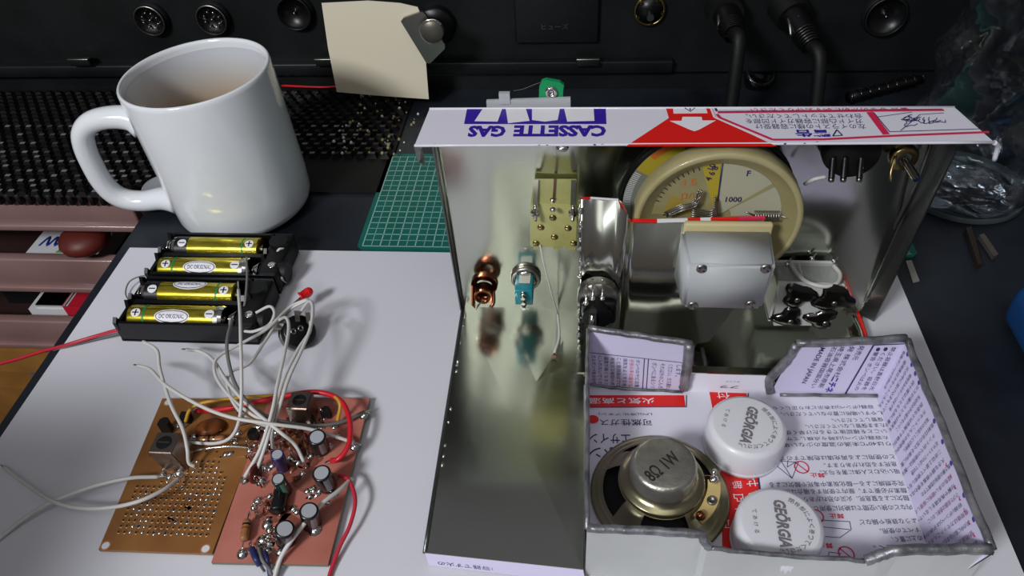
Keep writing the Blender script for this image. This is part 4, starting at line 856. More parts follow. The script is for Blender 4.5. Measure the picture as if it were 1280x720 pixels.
for k in range(7):
    o_ = Vector((random.uniform(-1, 1), -2-.3*k, random.uniform(-1, 1))); mb.tube([Vector(dp(172, 21))+o_, Vector(dp(155, 17))+o_*1.3, Vector(dp(138, 13))+o_, Vector(dp(120, 17))+o_], .3, STEEL, 5, 5)
for k in range(6):
    o_ = Vector((0, -2-.4*k, -k*.8)); mb.tube([Vector(dp(150, 12))+o_, Vector(dp(120, 6))+o_+Vector((0, 0, -1)), Vector(dp(95, 8))+o_, Vector(dp(100, 12))+o_], .35, STEEL, 5, 5)
obj('wire_bundle', mb, dl)
mb = MB(); c = Vector((DC.x+20, yi-2, DC.z+2))
for k in range(10): x = c.x-5+k*1.0; mb.lathe([(1.9, -.25), (2.3, 0), (1.9, .25)], STEEL, (x, c.y, c.z), 12, axis=(1, 0, 0))
mb.tube([c+Vector((5, 0, 0)), c+Vector((13, 0, -2))], .3, STEEL, 5, 1); mb.tube([c+Vector((-5, 0, 0)), c+Vector((-9, 0, 2))], .3, STEEL, 5, 1); obj('coil', mb, dl)
# dark tuning drum behind the dish
D2 = Vector((51, 258, 74.5)); R2 = 36.3
dd = thing('tuning_drum', 'dark ring with tick marks and yellow label behind the cream dish', 'dial', tuple(D2-Vector((0, 0, R2))))
mb = MB(); mb.lathe([(.01, 2), (R2-.6, 2), (R2, 1), (R2, -1.4), (R2-.8, -2), (R2-2, -2)], BLK, D2, 72, axis=(0, 1, 0)); mb.lathe([(R2-2, -1.9), (.01, -1.9)], mat('scale_grey', (126, 128, 118), .4), D2, 72, axis=(0, 1, 0)); obj('ring', mb, dd)
mb = MB()
def d2(a, r, dy=.1): return (D2.x+r*math.cos(math.radians(a)), D2.y-2.0-dy, D2.z+r*math.sin(math.radians(a)))
def sec2(a0, a1, r0, r1, m, dy, n=14): mb.poly([d2(a0+(a1-a0)*k/n, r1, dy) for k in range(n+1)]+[d2(a1-(a1-a0)*k/n, r0, dy) for k in range(n+1)], m)
sec2(112, 150, 28, 34.2, YELLOWP, .15); sec2(112, 136, 31.5, 34.2, ORANGEP, .22)
for k in range(26): sec2(152+k*1.6, 152.6+k*1.6, 31, 34.1, WHITEP, .2, 2)
obj('scale', mb, dd)
# clear variable capacitor with four dark blobs
vb = thing('clear_variable_capacitor', 'clear and white variable capacitor with four black glue blobs, right of the pale box', 'capacitor', (103, 256, 8))
X0, X1, Y0, Y1, Z0, Z1 = 87.0, 115.5, 246.0, 265.0, 12.0, 35.5
mb = MB()
mb.box(X0, X1, Y0+3, Y1, Z0+.8, Z0+2, CLEARW); mb.box(X0, X1, Y0+3, Y1, Z1-1.6, Z1, mat('clear_shell', (206, 210, 204), .15, alpha=.35, coat=.6)); mb.box(X0, X1, Y0+2.5, Y0+4, Z1-1.6, Z1+.3, CLEARW); mb.box(X0, X1, Y1-1.5, Y1, Z1-1.6, Z1+.3, CLEARW)
mb.box(X0, X0+1, Y0+3, Y1, Z0, Z1, CLEARW); mb.box(X1-1, X1, Y0+3, Y1, Z0, Z1, CLEARW); mb.box(X0+11.4, X0+12.2, Y0+3, Y1, Z0+2, Z1-.2, CLEARW); obj('frame', mb, vb)
mb = MB()
for k in range(9): mb.box(X0+1.4+k*2.5, X0+1.9+k*2.5, Y0+5, Y1-2, Z0+3, Z1-2.4, STEEL)
obj('plates', mb, vb)
mb = MB(); FQ = [aty(967, 407, Y0), aty(1033, 407, Y0), aty(1052, 360, Y0), aty(974, 357, Y0)]
mb.slab(FQ, (0, 1, 0), 3, CLEARW); obj('front_plate', mb, vb)
for (x, y, w, h, k) in ((998, 369, 36, 25, 1), (1042, 373, 44, 27, 2), (985, 396, 32, 22, 3), (1026, 398, 34, 22, 4)):
    c = aty(x, y, Y0-.5); sx, sz = w/2.7/2, h/1.9/2; pts = []
    mb = MB(); K = 22; base = []
    for q in range(K): a = 2*math.pi*q/K; rr = 1+.22*math.sin(3*a+k*1.3)+.1*math.cos(5*a+k); base.append((math.cos(a)*rr*sx, math.sin(a)*rr*sz))
    rings = [(1.05, 0), (.95, -1.2), (.65, -2.0), (.3, -2.3)]; v = []
    for s_, dy in rings: v += [c+Vector((bx*s_, dy, bz*s_)) for bx, bz in base]
    f = [(j*K+i, j*K+(i+1) % K, (j+1)*K+(i+1) % K, (j+1)*K+i) for j in range(3) for i in range(K)]+[tuple(3*K+i for i in range(K))]
    mb.add(v, f, mat('black_glue', (16, 14, 12), .2, coat=.8, bump=.5, bscale=300), True); o = obj('glue_blob', mb, vb)
    mb = MB(); mb.lathe([(1.4, 0), (1.2, .5), (.6, .9), (.01, .9)], STEEL, c+Vector((-1.5+k*.8, -2, -1)), 12, axis=(0, -1, 0)); obj('screw', mb, o)
for (x, y) in ((984, 330), (1015, 323), (1043, 327)): mb = MB(); mb.ball(at(x, y, Z1+.6), 1.3, SOLDER, 8, .8); mb.cyl(at(x, y, Z1+.6), at(x, y, Z1+.6)+Vector((1.2, .5, 3)), .5, SOLDER, 6); obj('solder_joint', mb, vb)
mb = MB(); mb.tube([at(988, 329, Z1+1), at(996, 342, Z1+2), at(1010, 353, Z1+3), at(1030, 358, Z1+3), at(1046, 354, Z1+3), at(1050, 343, Z1+2), at(1042, 332, Z1+1)], .95, WIREW, 10, 8)
solid('loop_wire', mb, 'white wire loop across the top of the clear variable capacitor', 'wire')
# dark potentiometer and toggle high on the panel
c = aty(1062, 196, 262); bp_ = thing('panel_potentiometer', 'black potentiometer hanging under the red and white printed lip', 'potentiometer', tuple(c))
mb = MB(); mb.lathe([(11, 6), (11.3, 0), (10, -4), (.01, -4)], BLKM, c+Vector((0, 0, 3)), 32, axis=(0, 1, 0)); obj('body', mb, bp_)
for px in (1040, 1055, 1075): a = aty(px, 213, 256); mb = MB(); mb.tube([a+Vector((0, 3, 5)), a, a+Vector((0, -2, -3))], 1.3, BLK, 8, 4); mb.ball(a+Vector((0, -2, -3)), 1.3, STEEL, 8); obj('lug', mb, bp_)
wp = [aty(1006, 230, 258), aty(1018, 224, 256), aty(1032, 221, 256)]; mb = MB(); mb.tube(wp, .8, WIREW, 8, 6); solid('stub_wire', mb, 'short white wire between the cream dish and the dark potentiometer', 'wire')
c = aty(1131, 200, 260); tg = thing('phone_socket', 'bright metal socket near the right end of the panel', 'socket', tuple(c))
mb = MB(); mb.lathe([(5.4, 4), (5.6, 1), (5, 0), (3, 0)], BRASS, c, 24, axis=(0, 1, 0)); obj('nut', mb, tg)
mb = MB(); mb.cyl(c+Vector((0, 1, 0)), c+Vector((3, -9, -3)), 1.6, CHROME, 14); obj('tip', mb, tg)
mb = MB(); mb.tube([c+Vector((-4, 0, 2)), c+Vector((-5.5, -4, -3)), c+Vector((-5, -6, -6))], .6, BRASS, 8, 4); obj('contact', mb, tg)
# green terminal on a translucent strip behind the lip
a, b = aty(607, 137, 271.6), aty(714, 137, 271.6); a1, b1 = aty(608, 126, 271.6), aty(713, 122.5, 271.6); dn = Vector((0, 0, -14))
mb = MB(); mb.slab([a+dn, b+dn, b1, a1], (0, 1, 0), 1.2, MILK)
a, b = aty(624, 128, 271), aty(637, 120, 271); mb.box(a.x, b.x, 271.2, 273, a.z-1, b.z+1, MILK); obj('plastic_strip', mb, cs, label='frosted plastic strip showing above the printed lip')
pts = [aty(x, y, 273.2) for x, y in ((671, 132), (674, 110), (677, 102), (683, 100), (700, 103), (705, 107), (704, 113), (702, 131))]; n = len(pts); pts[0] += dn; pts[-1] += dn
mb = MB(); mb.add(pts+[v+Vector((0, 2, 0)) for v in pts], [tuple(range(n)), tuple(range(2*n-1, n-1, -1))]+[(i, (i+1) % n, n+(i+1) % n, n+i) for i in range(n)], GREENP); gt = obj('green_tab', mb, cs, label='green plastic tab with a steel eyelet behind the printed lip')
c = aty(689, 115, 273.1); mb = MB(); mb.lathe([(2.6, 0), (2.4, -.9), (1.7, -1.2), (1.2, -.6), (1.0, 0), (.01, 0)], CHROME, c, 24, axis=(0, 1, 0)); obj('eyelet', mb, gt)
mb = MB(); mb.tube([aty(x, y, 274) for x, y in ((640, 114), (655, 111), (670, 105), (684, 101))], .35, BLK, 6, 5); obj('thread', mb, gt)

# ------------------------------------------------------------------ printed tray
ty = thing('printed_tray', 'tin tray with lilac Japanese safety print inside, holding the speaker and caps', 'tray', (70, 172, 1.2))
X0, X1, Y0, Y1, ZF = 4.6, 134.0, 129.0, 219.0, 1.6
XR = 129.5
mb = MB(); mb.box(X0, XR, Y0, Y1-2, 1.0, ZF, LPRINT if 0 else WPRINT)
zt = ZF+.12
def T(x, y, dz=0): return at(x, y, zt+dz)
def pf(pts, m, dz=0): mb.poly([T(x, y, dz) for x, y in pts], m)
pf([(737, 494), (855, 494), (857, 508.5), (737, 508.5)], RED)
tl(mb, '火気と高温', 818, 736, 501, 3.3, WHITE, zt+.08, .01)
tl(mb, 'LPG(液化ブタン)', 815, 748, 517.5, 1.7, NAVY, zt); tl(mb, '可燃性ガス', 815, 750, 528, 3.4, NAVY, zt, .01)
tl(mb, 'エサイン', 788, 736, 548, 5, NAVY, zt, .01); tl(mb, 'ボン', 772, 736, 566, 5.5, NAVY, zt, .01)
p = T(741, 524, .1); mb.poly([p+Vector((2.6*math.cos(a), 2.2*math.sin(a), 0)) for a in [k*.4 for k in range(16)]], RED)
pf([(886, 487), (932, 487), (935, 500), (960, 690), (903, 690), (900, 560)], RED)
for s_, x, y, w in (('付', 904, 494, 3), ('わせて正しい', 0, 0, 0)):
    if x: tl(mb, s_, x+8, x-8, y, 3.6, WHITE, zt+.08)
def vtext(s, x, y0, y1, h, m, z):   # writing that runs towards the viewer, letters turned
    a, b = at(x, y0, z), at(x+ (y1-y0)*.08, y1, z); u = (b-a).normalized(); v = Vector((-u.y, u.x, 0)); mb.text(s, a-v*h/2, u, v, (b-a).length, h, m, .01)
for s_, y in (('て', 588), ('せ', 603), ('わ', 620), ('合', 637)): tl(mb, s_, 946+(y-588)*.12, 931+(y-588)*.12, y, 3.6, WHITE, zt+.08)
for s_, y in (('を', 589), ('部', 606), ('凸', 622), ('に', 640)): tl(mb, s_, 926+(y-588)*.1, 914+(y-588)*.1, y, 3.4, WHITE, zt+.08)
mb.text('正', T(912, 650, .1), (-1, 0, 0), (0, -1, 0), 3.4, 3.4, WHITE)
def ln(pts, w, m, dz=.1):
    q = [T(x, y, dz) for x, y in pts]
    for a, b in zip(q, q[1:]):
        d = (b-a).normalized(); n_ = Vector((-d.y, d.x, 0))*w/2; mb.poly([a-n_, b-n_, b+n_, a+n_], m)
ln([(934, 500), (961, 690)], .7, NAVY); ln([(858, 494), (858, 508.5), (737, 509)], .4, NAVY); ln([(935, 498), (936, 480), (982, 478)], .5, NAVY)
LN = [(1100, 958, 508, '、容器(ボンベ)は表示どおり正しくセッ', 2.2), (1102, 976, 516, 'しやすい場所に置かないでください。', 2.2), (1104, 1040, 524, '保管してください。', 2.1),
      (1106, 1007, 531.5, 'たまま保管しないでください。', 2.2), (1108, 965, 539, 'いことを確認後できるだけ早く使用し', 2.2), (1110, 965, 546.5, 'た容器(ボンベ)は時々点検してサビか', 2.2),
      (1113, 960, 554.5, 'りは40℃未満の温度の少ない場所に', 2.2), (1118, 975, 571, 'との使用による再充填は危険ですので', 2.3), (1121, 1030, 580, '息死する恐れがあります。', 2.2), (1124, 1025, 589, '吸い込むと人体に害を与え、', 2.3),
      (1130, 962, 604, '完全燃焼による一酸化炭素中毒死や酸欠による', 2.4), (1133, 965, 613, '酸素が必要です。屋内で使用する場合は換気に', 2.3), (1136, 985, 622.5, '酸欠による窒息死、火災の恐れがあります。', 2.4), (1140, 1002, 634, '内などの狭い空間では絶対に使用しない', 2.4),
      (1146, 1074, 651, 'ような鉄板や鍋など', 2.3), (1150, 1100, 662, 'すべての使用。', 2.2), (1153, 1115, 672.5, 'の上に置く、', 2.2), (1156, 1092, 683, 'の中に置く。', 2.2)]
for xr, xl, y, s_, h in LN: tl(mb, s_, xr, xl, y, h, NAVY, zt, 0, 2)
def nosign(x, y, r=3.0):
    p = T(x, y, .12); K = 26
    for k in range(K):
        a, b = 2*math.pi*k/K, 2*math.pi*(k+1)/K; mb.poly([p+Vector((q*math.cos(t), q*math.sin(t), 0)) for q, t in ((r, a), (r, b), (r-.5, b), (r-.5, a))], PINK)
    d = Vector((.7, -.7, 0)); n_ = Vector((.7, .7, 0))*.22; mb.poly([p-d*r-n_, p+d*r-n_, p+d*r+n_, p-d*r+n_], PINK)
for x, y in ((1002, 584), (1020, 645), (1058, 692)): nosign(x, y); 
for x, y in ((1022, 594), (1046, 645), (1032, 682)): tl(mb, '禁止', x+9, x-9, y, 2.2, PINK, zt+.02, .02)
for poly_ in ([(962, 575), (990, 598), (998, 578), (962, 575)], [(975, 574), (990, 598)], [(985, 575), (984, 584), (995, 577)], [(1025, 650), (1062, 652), (1064, 662), (1050, 672), (1024, 670)], [(1024, 658), (1062, 662)], [(1036, 700), (1036, 690), (1052, 692)]): ln(poly_, .25, NAVY)
obj('floor_print', mb, ty)
# back left wall
def wallq(mb, q, n_, t, m, mt): mb.slab(q, n_, t, m, mt)
mb = MB(); yB = Y1
q = [Vector((X0, yB-4, 1.2)), Vector((47, yB-5, 1.2)), Vector((47, yB-3, 31)), Vector((3.4, yB+3.5, 31.5))]
mb.wall(q, (0, -1, 0), .7, TIND, LPRINT)
def WQ(Qd, s, t, off=.15):   # point on a wall quad: s along, t up
    return Qd[0].lerp(Qd[1], s).lerp(Qd[3].lerp(Qd[2], s), t)+WN*off
WN = Vector((0, -1, 0))
def wline(mb, Qd, s0, t0, s1, t1, w, m):
    a, b = WQ(Qd, s0, t0, .2), WQ(Qd, s1, t1, .2); d = (b-a).normalized(); n_ = d.cross(WN).normalized()*w/2; mb.poly([a-n_, b-n_, b+n_, a+n_], m)
def wtext(mb, Qd, s, t, body, L_, h, m, bold=0):   # writing that runs down the wall
    a = WQ(Qd, s, t, .2); b = WQ(Qd, s, 0, .2); u = (b-a).normalized(); v = WN.cross(u).normalized(); v = v if (WQ(Qd, 1, t)-WQ(Qd, 0, t)).dot(v) > 0 else -v
    mb.text(body, a, u, v, L_, h, m, bold)
for a in ((0, .62, .97, .62), (.56, .62, .56, 0), (.60, .62, .60, 0), (.97, .60, .97, 0)): wline(mb, q, *a, .35, NAVY)
for k, s_ in enumerate(('ガスボンベを火の中', 'に入れないでくだ', '温度が高くなると', '液化ガス破裂の危', 'こと使用後はプロ', '換気をよくする水', '子供の手の届かな', 'ボンベのサビ注意')): wtext(mb, q, .03+k*.064, .58, s_, 16, 1.9, NAVY if k not in (6,) else PINK)
for k, s_ in enumerate(('ボンベにあるシリ', 'それ以外のこんろ', 'ください。ガス漏れ', 'します。')): wtext(mb, q, .64+k*.08, .56, s_, 15 if k < 3 else 7, 2.2, NAVY)
obj('back_wall', mb, ty)
# low part of the back wall
mb = MB(); q2 = [Vector((47, yB-5, 1.2)), Vector((88, yB-5, 1.2)), Vector((84, yB-2, 11)), Vector((48, yB-2, 11))]
mb.wall(q2, (0, -1, 0), .7, TIND, WPRINT); mb.slab([q2[3]+Vector((0, -.2, 0)), q2[2]+Vector((0, -.2, 0)), q2[2]+Vector((0, 3.5, .3)), q2[3]+Vector((0, 3.5, .3))], (0, 0, 1), .5, TIN)
wtext(mb, q2, .40, .1, 'プラ', 8, 3, NAVY, .02) if 0 else mb.text('プラ', Vector((70, yB-4.8, 6.5)), (-1, 0, 0), (0, .25, -1), 8, 3, NAVY, .02); mb.text('キャップ', Vector((70, yB-4.2, 9)), (-1, 0, 0), (0, .25, -1), 6, 1.3, NAVY)
obj('back_wall', mb, ty)
# back right wall
mb = MB(); q3 = [Vector((84, yB-5, 1.2)), Vector((XR, yB-4, 1.2)), Vector((135, yB+2.5, 31)), Vector((90, yB-2, 31))]
mb.wall(q3, (0, -1, 0), .7, TIND, LPRINT)
wtext(mb, q3, .22, .95, 'MADE IN JAPAN', 21, 2.7, NAVY, .01)
for s, b_, L_, h in ((.34, '石油容器国国分い', 24, 2.2), (.41, '埼玉県上尾市原新', 24, 2.4), (.50, '発 株式会社', 18, 2.4), (.59, '発売元', 8, 2.4)): wtext(mb, q3, s, .95, b_, L_, h, NAVY)
wtext(mb, q3, .49, .38, 'ニチネ', 9, 3.6, BLUE, .03)
wline(mb, q3, .72, 1-.06, .70, .0, .7, NAVY); wline(mb, q3, .72, .94, 1, .94, .6, NAVY)
for s, b_ in ((.76, '●警告 ボンベは火の'), (.83, '●ください。容器を'), (.90, '禁止容器は直射日光')): wtext(mb, q3, s, .9, b_, 24, 2.0, NAVY)
obj('back_wall', mb, ty)
# right wall
WN = Vector((-1, 0, 0)); mb = MB()
q4 = [Vector((XR, Y1-4, 1.2)), Vector((XR, Y0+1, 1.2)), Vector((136.5, Y0, 29)), Vector((135, Y1+2.5, 31))]
mb.wall(q4, (-1, 0, 0), .7, TIND, LPRINT, 16)
wl = ['●容器(ボンベ)は子供の手の届かない', '●使用後はカセットこんろから取り', '●火の中に投げ込まないでください', '使用済みのボンベは必ず使い切って', '●四十度以上となる所に置かない', 'ガスが漏れたときは換気をして', '●乳幼児の手の届かないところに', '改造などは危険です絶対にしない', '●カセットこんろの使用中は覆わない', '×炭火の火起こしには使用しないで', '●直射日光の当たる車内に置かない', '×テント内での使用は一酸化炭素中', '×石やストーブの近くでは使わない', '×二台以上並べて使用しないこと', '×大きな鍋や鉄板を使わないこと', '×焼き網の使用は危険ですので', '×湿気の多い場所に保管しない', '×分解や再充填をしないでください', '×さびた容器は使用しないこと']
for k in range(24):
    s = .03+k*.0395; b_ = wl[k % len(wl)].replace('●', '').replace('×', ''); a = WQ(q4, s, .93, .2); b = WQ(q4, s, 0.05, .2); u = (b-a).normalized(); v = Vector((0, -1, 0)); v = (v-u*v.dot(u)).normalized()
    L_ = (b-a).length*(.97 if k % 3 else .75); mb.text(b_[:12], a-v*.9+(u*2.5 if k % 5 else u*1.0), u, v, L_, 1.9, NAVY if k < 16 or k % 2 else mat('ink_mauve', (120, 50, 110), .4))
wline(mb, q4, .0, .965, .985, .965, .5, NAVY)
for s in (.06, .12, .17, .22, .42, .52, .62, .76, .86):
    c = WQ(q4, s, .93, .25); mb.poly([c+Vector((0, 1.0*math.cos(a), 1.0*math.sin(a))) for a in [k*.4 for k in range(16)]], BLUE)
for k in range(8):
    c = WQ(q4, .60+k*.05, .86, .25); mb.text('×', c, (0, 0, -1), (0, -1, 0), 1.8, 1.8, PINK, .03)
obj('side_wall', mb, ty)
# left wall
mb = MB(); WN = Vector((1, 0, 0)); q5 = [Vector((X0, Y0+1, 1.2)), Vector((X0, Y1-4, 1.2)), Vector((3.2, Y1+3.5, 31.5)), Vector((3.6, Y0, 31.5))]
mb.wall(q5, (1, 0, 0), .7, TIN, LPRINT); obj('side_wall', mb, ty)
# near wall: tall left part, lower middle, rising right part
mb = MB(); np_ = [(3.6, 31.5), (24, 31.5), (41, 31.0), (43, 29), (45, 24), (60, 22.5), (80, 21.5), (98, 21), (103, 24), (108, 26.5), (120, 27.5), (136.5, 29)]
def yn(x, z): return Y0+.6-z*.02-(1.0 if 44 < x < 105 else 0)+(1.4 if x > 120 else 0)
v = []
for x, z in np_: v += [(x, yn(x, 0)-2.0, 0.4), (x, yn(x, z), z), (x, yn(x, z)+.8, z), (x, yn(x, 0)-1.0, 0.4)]
f = []
for i in range(len(np_)-1): a, b = 4*i, 4*i+4; f += [(a, b, b+1, a+1), (a+1, b+1, b+2, a+2)]
mb.add(v, f, mat('bare_can_outside', (200, 202, 200), .6, .45, bump=.4, bscale=30, noise=.08, nscale=20)); mb.add(v, [(4*i+2, 4*i+6, 4*i+7, 4*i+3) for i in range(len(np_)-1)], LPRINT); obj('near_wall', mb, ty)
def rim(pts, r=1.5):
    P_ = spline([Vector(p) for p in pts], 6); mb.tube([p+Vector((random.uniform(-.25, .25), random.uniform(-.25, .25), random.uniform(-.2, .2))) for p in P_], r, RIM, 8, 1)
mb = MB(); rim([(x, yn(x, z)+.3, z+.4) for x, z in np_[:3]]+[(43, Y0, 29), (45.5, Y0-.6, 24)], 1.6); rim([(45.5, Y0-.6, 24), (60, Y0-1, 22.5), (80, Y0-1, 21.8), (98, Y0-1, 21.3)], .9); rim([(98, Y0-1, 21.3), (103, Y0, 24), (108, Y0+.6, 26.5), (120, Y0+1, 27.5), (136.5, Y0+1.4, 29)], 2.0)
rim([q4[2]+Vector((.3, 1.4, .3)), (136, 150, 30), (136, 175, 30.5), (135.2, 200, 31), q4[3]+Vector((.3, 0, .3))], 1.5)
rim([q3[2]+Vector((0, .5, .5)), (115, yB+.6, 31.5), q3[3]+Vector((0, .5, .4))], 1.8)
rim([q3[3]+Vector((0, .4, 0)), (87, yB-2.6, 20), (83, yB-3, 10), (84, yB-5, 3)], 2.0); rim([q[3]+Vector((0, .4, .4)), (24, yB+.8, 31.6), q[2]+Vector((0, .4, 0))], 1.5)
rim([q[2]+Vector((-.8, .2, 0)), (46.4, yB-4, 18), (46.4, yB-5, 4)], 2.3); rim([(X0, yB-3.5, 3), (20, yB-5, 2.2), (46, yB-5.4, 2.2)], .7); rim([(88, yB-5.4, 2), (110, yB-5, 2.2), (XR, yB-4.4, 2.4)], .8)
rim([q5[3]+Vector((0, 0, .2)), (3.4, 170, 31.7), q5[2]+Vector((0, 0, .2))], .9); obj('soldered_rim', mb, ty)

# ------------------------------------------------------------------ speaker
SX, SY, SZ = 32.5, 161.5, ZF+.3
sp = thing('speaker', 'small round metal backed speaker lying face down in the printed tray', 'speaker', (SX, SY, SZ))
c = Vector((SX, SY, SZ))
mb = MB(); mb.lathe([(25.3, 0), (27, .1), (27.2, 1.2), (26.2, 1.6), (24.8, 1.8)], SPK, c, 96); mb.lathe([(24.8, 1.8), (24.3, 2.4), (23.6, 2.5)], SPK, c, 96); mb.lathe([(14.6, 9.9), (14.6, 10.8), (1, 10.8)], SPK, c, 64)
win = [(72, 128), (158, 212), (-8, 44), (243, 297)]
a = 0
NS = 180
def inwin(d):
    d %= 360
    return any(w0 % 360 <= d <= w0 % 360+(w1-w0) or w0 % 360 <= d+360 <= w0 % 360+(w1-w0) for w0, w1 in win)
prof_ = [(23.6, 2.5), (22.3, 3.2), (18.6, 8.2), (16.6, 9.9), (14.6, 10.3)]
for k in range(NS):
    a0, a1 = 2*math.pi*k/NS, 2*math.pi*(k+1)/NS
    for j in range(4):
        if 1 <= j <= 2 and inwin(360*k/NS): continue
        (r0, z0), (r1, z1) = prof_[j], prof_[j+1]
        mb.add([c+Vector((r0*math.cos(a0), r0*math.sin(a0), z0)), c+Vector((r0*math.cos(a1), r0*math.sin(a1), z0)), c+Vector((r1*math.cos(a1), r1*math.sin(a1), z1)), c+Vector((r1*math.cos(a0), r1*math.sin(a0), z1))], [(0, 1, 2, 3)], SPK, True)
bmesh.ops.remove_doubles(mb.bm, verts=mb.bm.verts[:], dist=.001)
obj('basket', mb, sp, fix=True)
mb = MB(); mb.lathe([(24, 1.2), (20, 2.6), (14, 6.5), (9, 8)], CONE, c, 64); obj('cone', mb, sp)
mb = MB(); mb.lathe([(16.3, 10.4), (16.5, 11.6), (16, 12.2), (14.5, 12.4), (13, 13.6), (12.4, 15)], SPK, c, 64); mb.lathe([(16.3, 10.3), (13, 9.6)], SPK, c, 64); obj('yoke', mb, sp)
mb = MB(); mb.lathe([(12.6, 13), (12.4, 21.2), (11.6, 22.4), (10.6, 22.8), (.01, 22.8)], MAGNET, c, 64)
u = (at(850, 569, 25)-at(815, 597, 25)); u.z = 0; u.normalize(); v = Vector((-u.y, u.x, 0)); q_ = at(816, 603, ZF+.3+22.95); q_.z = c.z+22.9
mb.text('8Ω 1W', q_, u, v, 15.5, 5.6, mat('stamp_black', (44, 42, 38), .5), .02); obj('magnet_cup', mb, sp)
# tag strip
mb = MB(); pts = []
for k in range(11):
    t = math.radians(-52+k*5.6); pts.append((c.x+22.4*math.cos(t), c.y+22.4*math.sin(t)))
for k in range(10, -1, -1):
    t = math.radians(-52+k*5.6); w = 17.2+.6*abs(k-5)*.2; pts.append((c.x+w*math.cos(t), c.y+w*math.sin(t)))
mb.prism(pts, c.z+9.2, c.z+10.4, TAGB); tg = obj('tag_strip', mb, sp)
for ang, m_ in ((2, SOLDER), (-24, STEEL), (-48, COPPER)):
    t = math.radians(ang); q_ = c+Vector((20*math.cos(t), 20*math.sin(t), 10.4)); mb = MB()
    if ang == -24: mb.lathe([(1.9, 0), (1.8, .8), (1.2, 1), (.9, .2), (.01, .2)], m_, q_, 20)
    else: mb.ball(q_+Vector((0, 0, .6)), 1.9, m_, 14, 1.1)
    obj('terminal', mb, tg)
mb = MB(); t = math.radians(5); q_ = c+Vector((20*math.cos(t), 20*math.sin(t), 11)); mb.tube([q_, q_+Vector((-2, .6, .4)), q_+Vector((-4.5, .3, 0))], .3, COPPER, 6, 4); mb.tube([q_+Vector((0, 0, -2)), q_+Vector((0, 1, 3.5))], .9, SOLDER, 8, 2); obj('lead', mb, tg)

# ------------------------------------------------------------------ white bottle caps
def cap(cx, cy, ang, label):
    c = Vector((cx, cy, ZF+.2)); t = thing('bottle_cap', label, 'bottle cap', tuple(c), 'two white bottle caps in the printed tray')
    R_ = 15.6; Hc = 15.0; mb = MB(); N = 120
    prof = [(R_+.4, 0), (R_+.4, 2), (R_, 2.2)]
    mb.lathe([(R_-.8, 0), (R_+.4, 0), (R_+.4, 2), (R_-.1, 2.3)], CAPW, c, 64)
    vs = []; rows = [(R_, 2.3), (R_-.1, Hc-2.2), (R_-.8, Hc-.8), (R_-2, Hc-.1)]
    for j, (r, z) in enumerate(rows):
        for i in range(N): rr = r+(.18 if (i % 2 == 0 and j < 2) else 0); a = 2*math.pi*i/N; vs.append(c+Vector((rr*math.cos(a), rr*math.sin(a), z)))
    mb.add(vs, [(j*N+i, j*N+(i+1) % N, (j+1)*N+(i+1) % N, (j+1)*N+i) for j in range(3) for i in range(N)], CAPW, True); mb.lathe([(R_-2, Hc-.1), (R_-3, Hc), (.01, Hc)], CAPW, c, 64)
    top = Vector((cx, cy, ZF+.2+Hc+.08)); u = Vector((math.cos(ang), math.sin(ang), 0)); v = Vector((-u.y, u.x, 0))
    mb.text('GEÖRGIA', top-u*9.4-v*1.6, u, v, 18.8, 5.4, CAPT, .045, .2); mb.lathe([(.35, 0), (.55, .02)], CAPT, top+u*10.5-v*1.2, 10)
    # small characters around the right side and a short row at the left
    for k, ch_ in enumerate('閉栓部によく巻ってください'):
        a = math.radians(62-k*12.5); d = u*math.sin(-a)*1+v*math.cos(a); d = (v*math.cos(a)+u*-math.sin(a)); tn = Vector((d.y, -d.x, 0)); mb.text(ch_, top+d*9.8-tn*.9, tn, d, 1.9, 1.9, CAPT, .01)
    for k, ch_ in enumerate('てあける'): mb.text(ch_, top-v*9.6+u*(-5+k*2.7), u, v, 1.6, 1.6, CAPT, .01)
    obj('shell', mb, t)
a1_ = (at(920, 566, 16)-at(936, 500, 16)); cap(68.0, 186.2, math.atan2(a1_.y, a1_.x), 'white bottle cap nearer the back wall of the printed tray')
a2_ = (at(986, 690, 16)-at(976, 628, 16)); cap(73.5, 143.0, math.atan2(a2_.y, a2_.x), 'white bottle cap against the near wall of the printed tray')

# ------------------------------------------------------------------ right side clutter
mb = MB(); mb.rbox(-430, -264, -90, 50, -700, 168, mat('blocker_brown', (46, 34, 26), .6, noise=.2, nscale=6), 4, 2); cb = thing('shadow_blocker', 'dark brown cabinet added out of view at lower left, shading that corner of the board', 'blocker', (-358, -8, -700)); obj('body', mb, cb)  # unseen box added to cast the soft shadow on the board
mb = MB(); mb.box(-420, -290, 49, 53, -640, 160, mat('blocker_face_brown', (56, 42, 32), .55, noise=.2, nscale=6)); o = obj('blocker_face', mb, cb); mb = MB(); mb.tube([(-310, 53, -200), (-310, 61, -195), (-310, 61, -125), (-310, 53, -120)], 3, STEEL, 8, 4); obj('handle', mb, o)

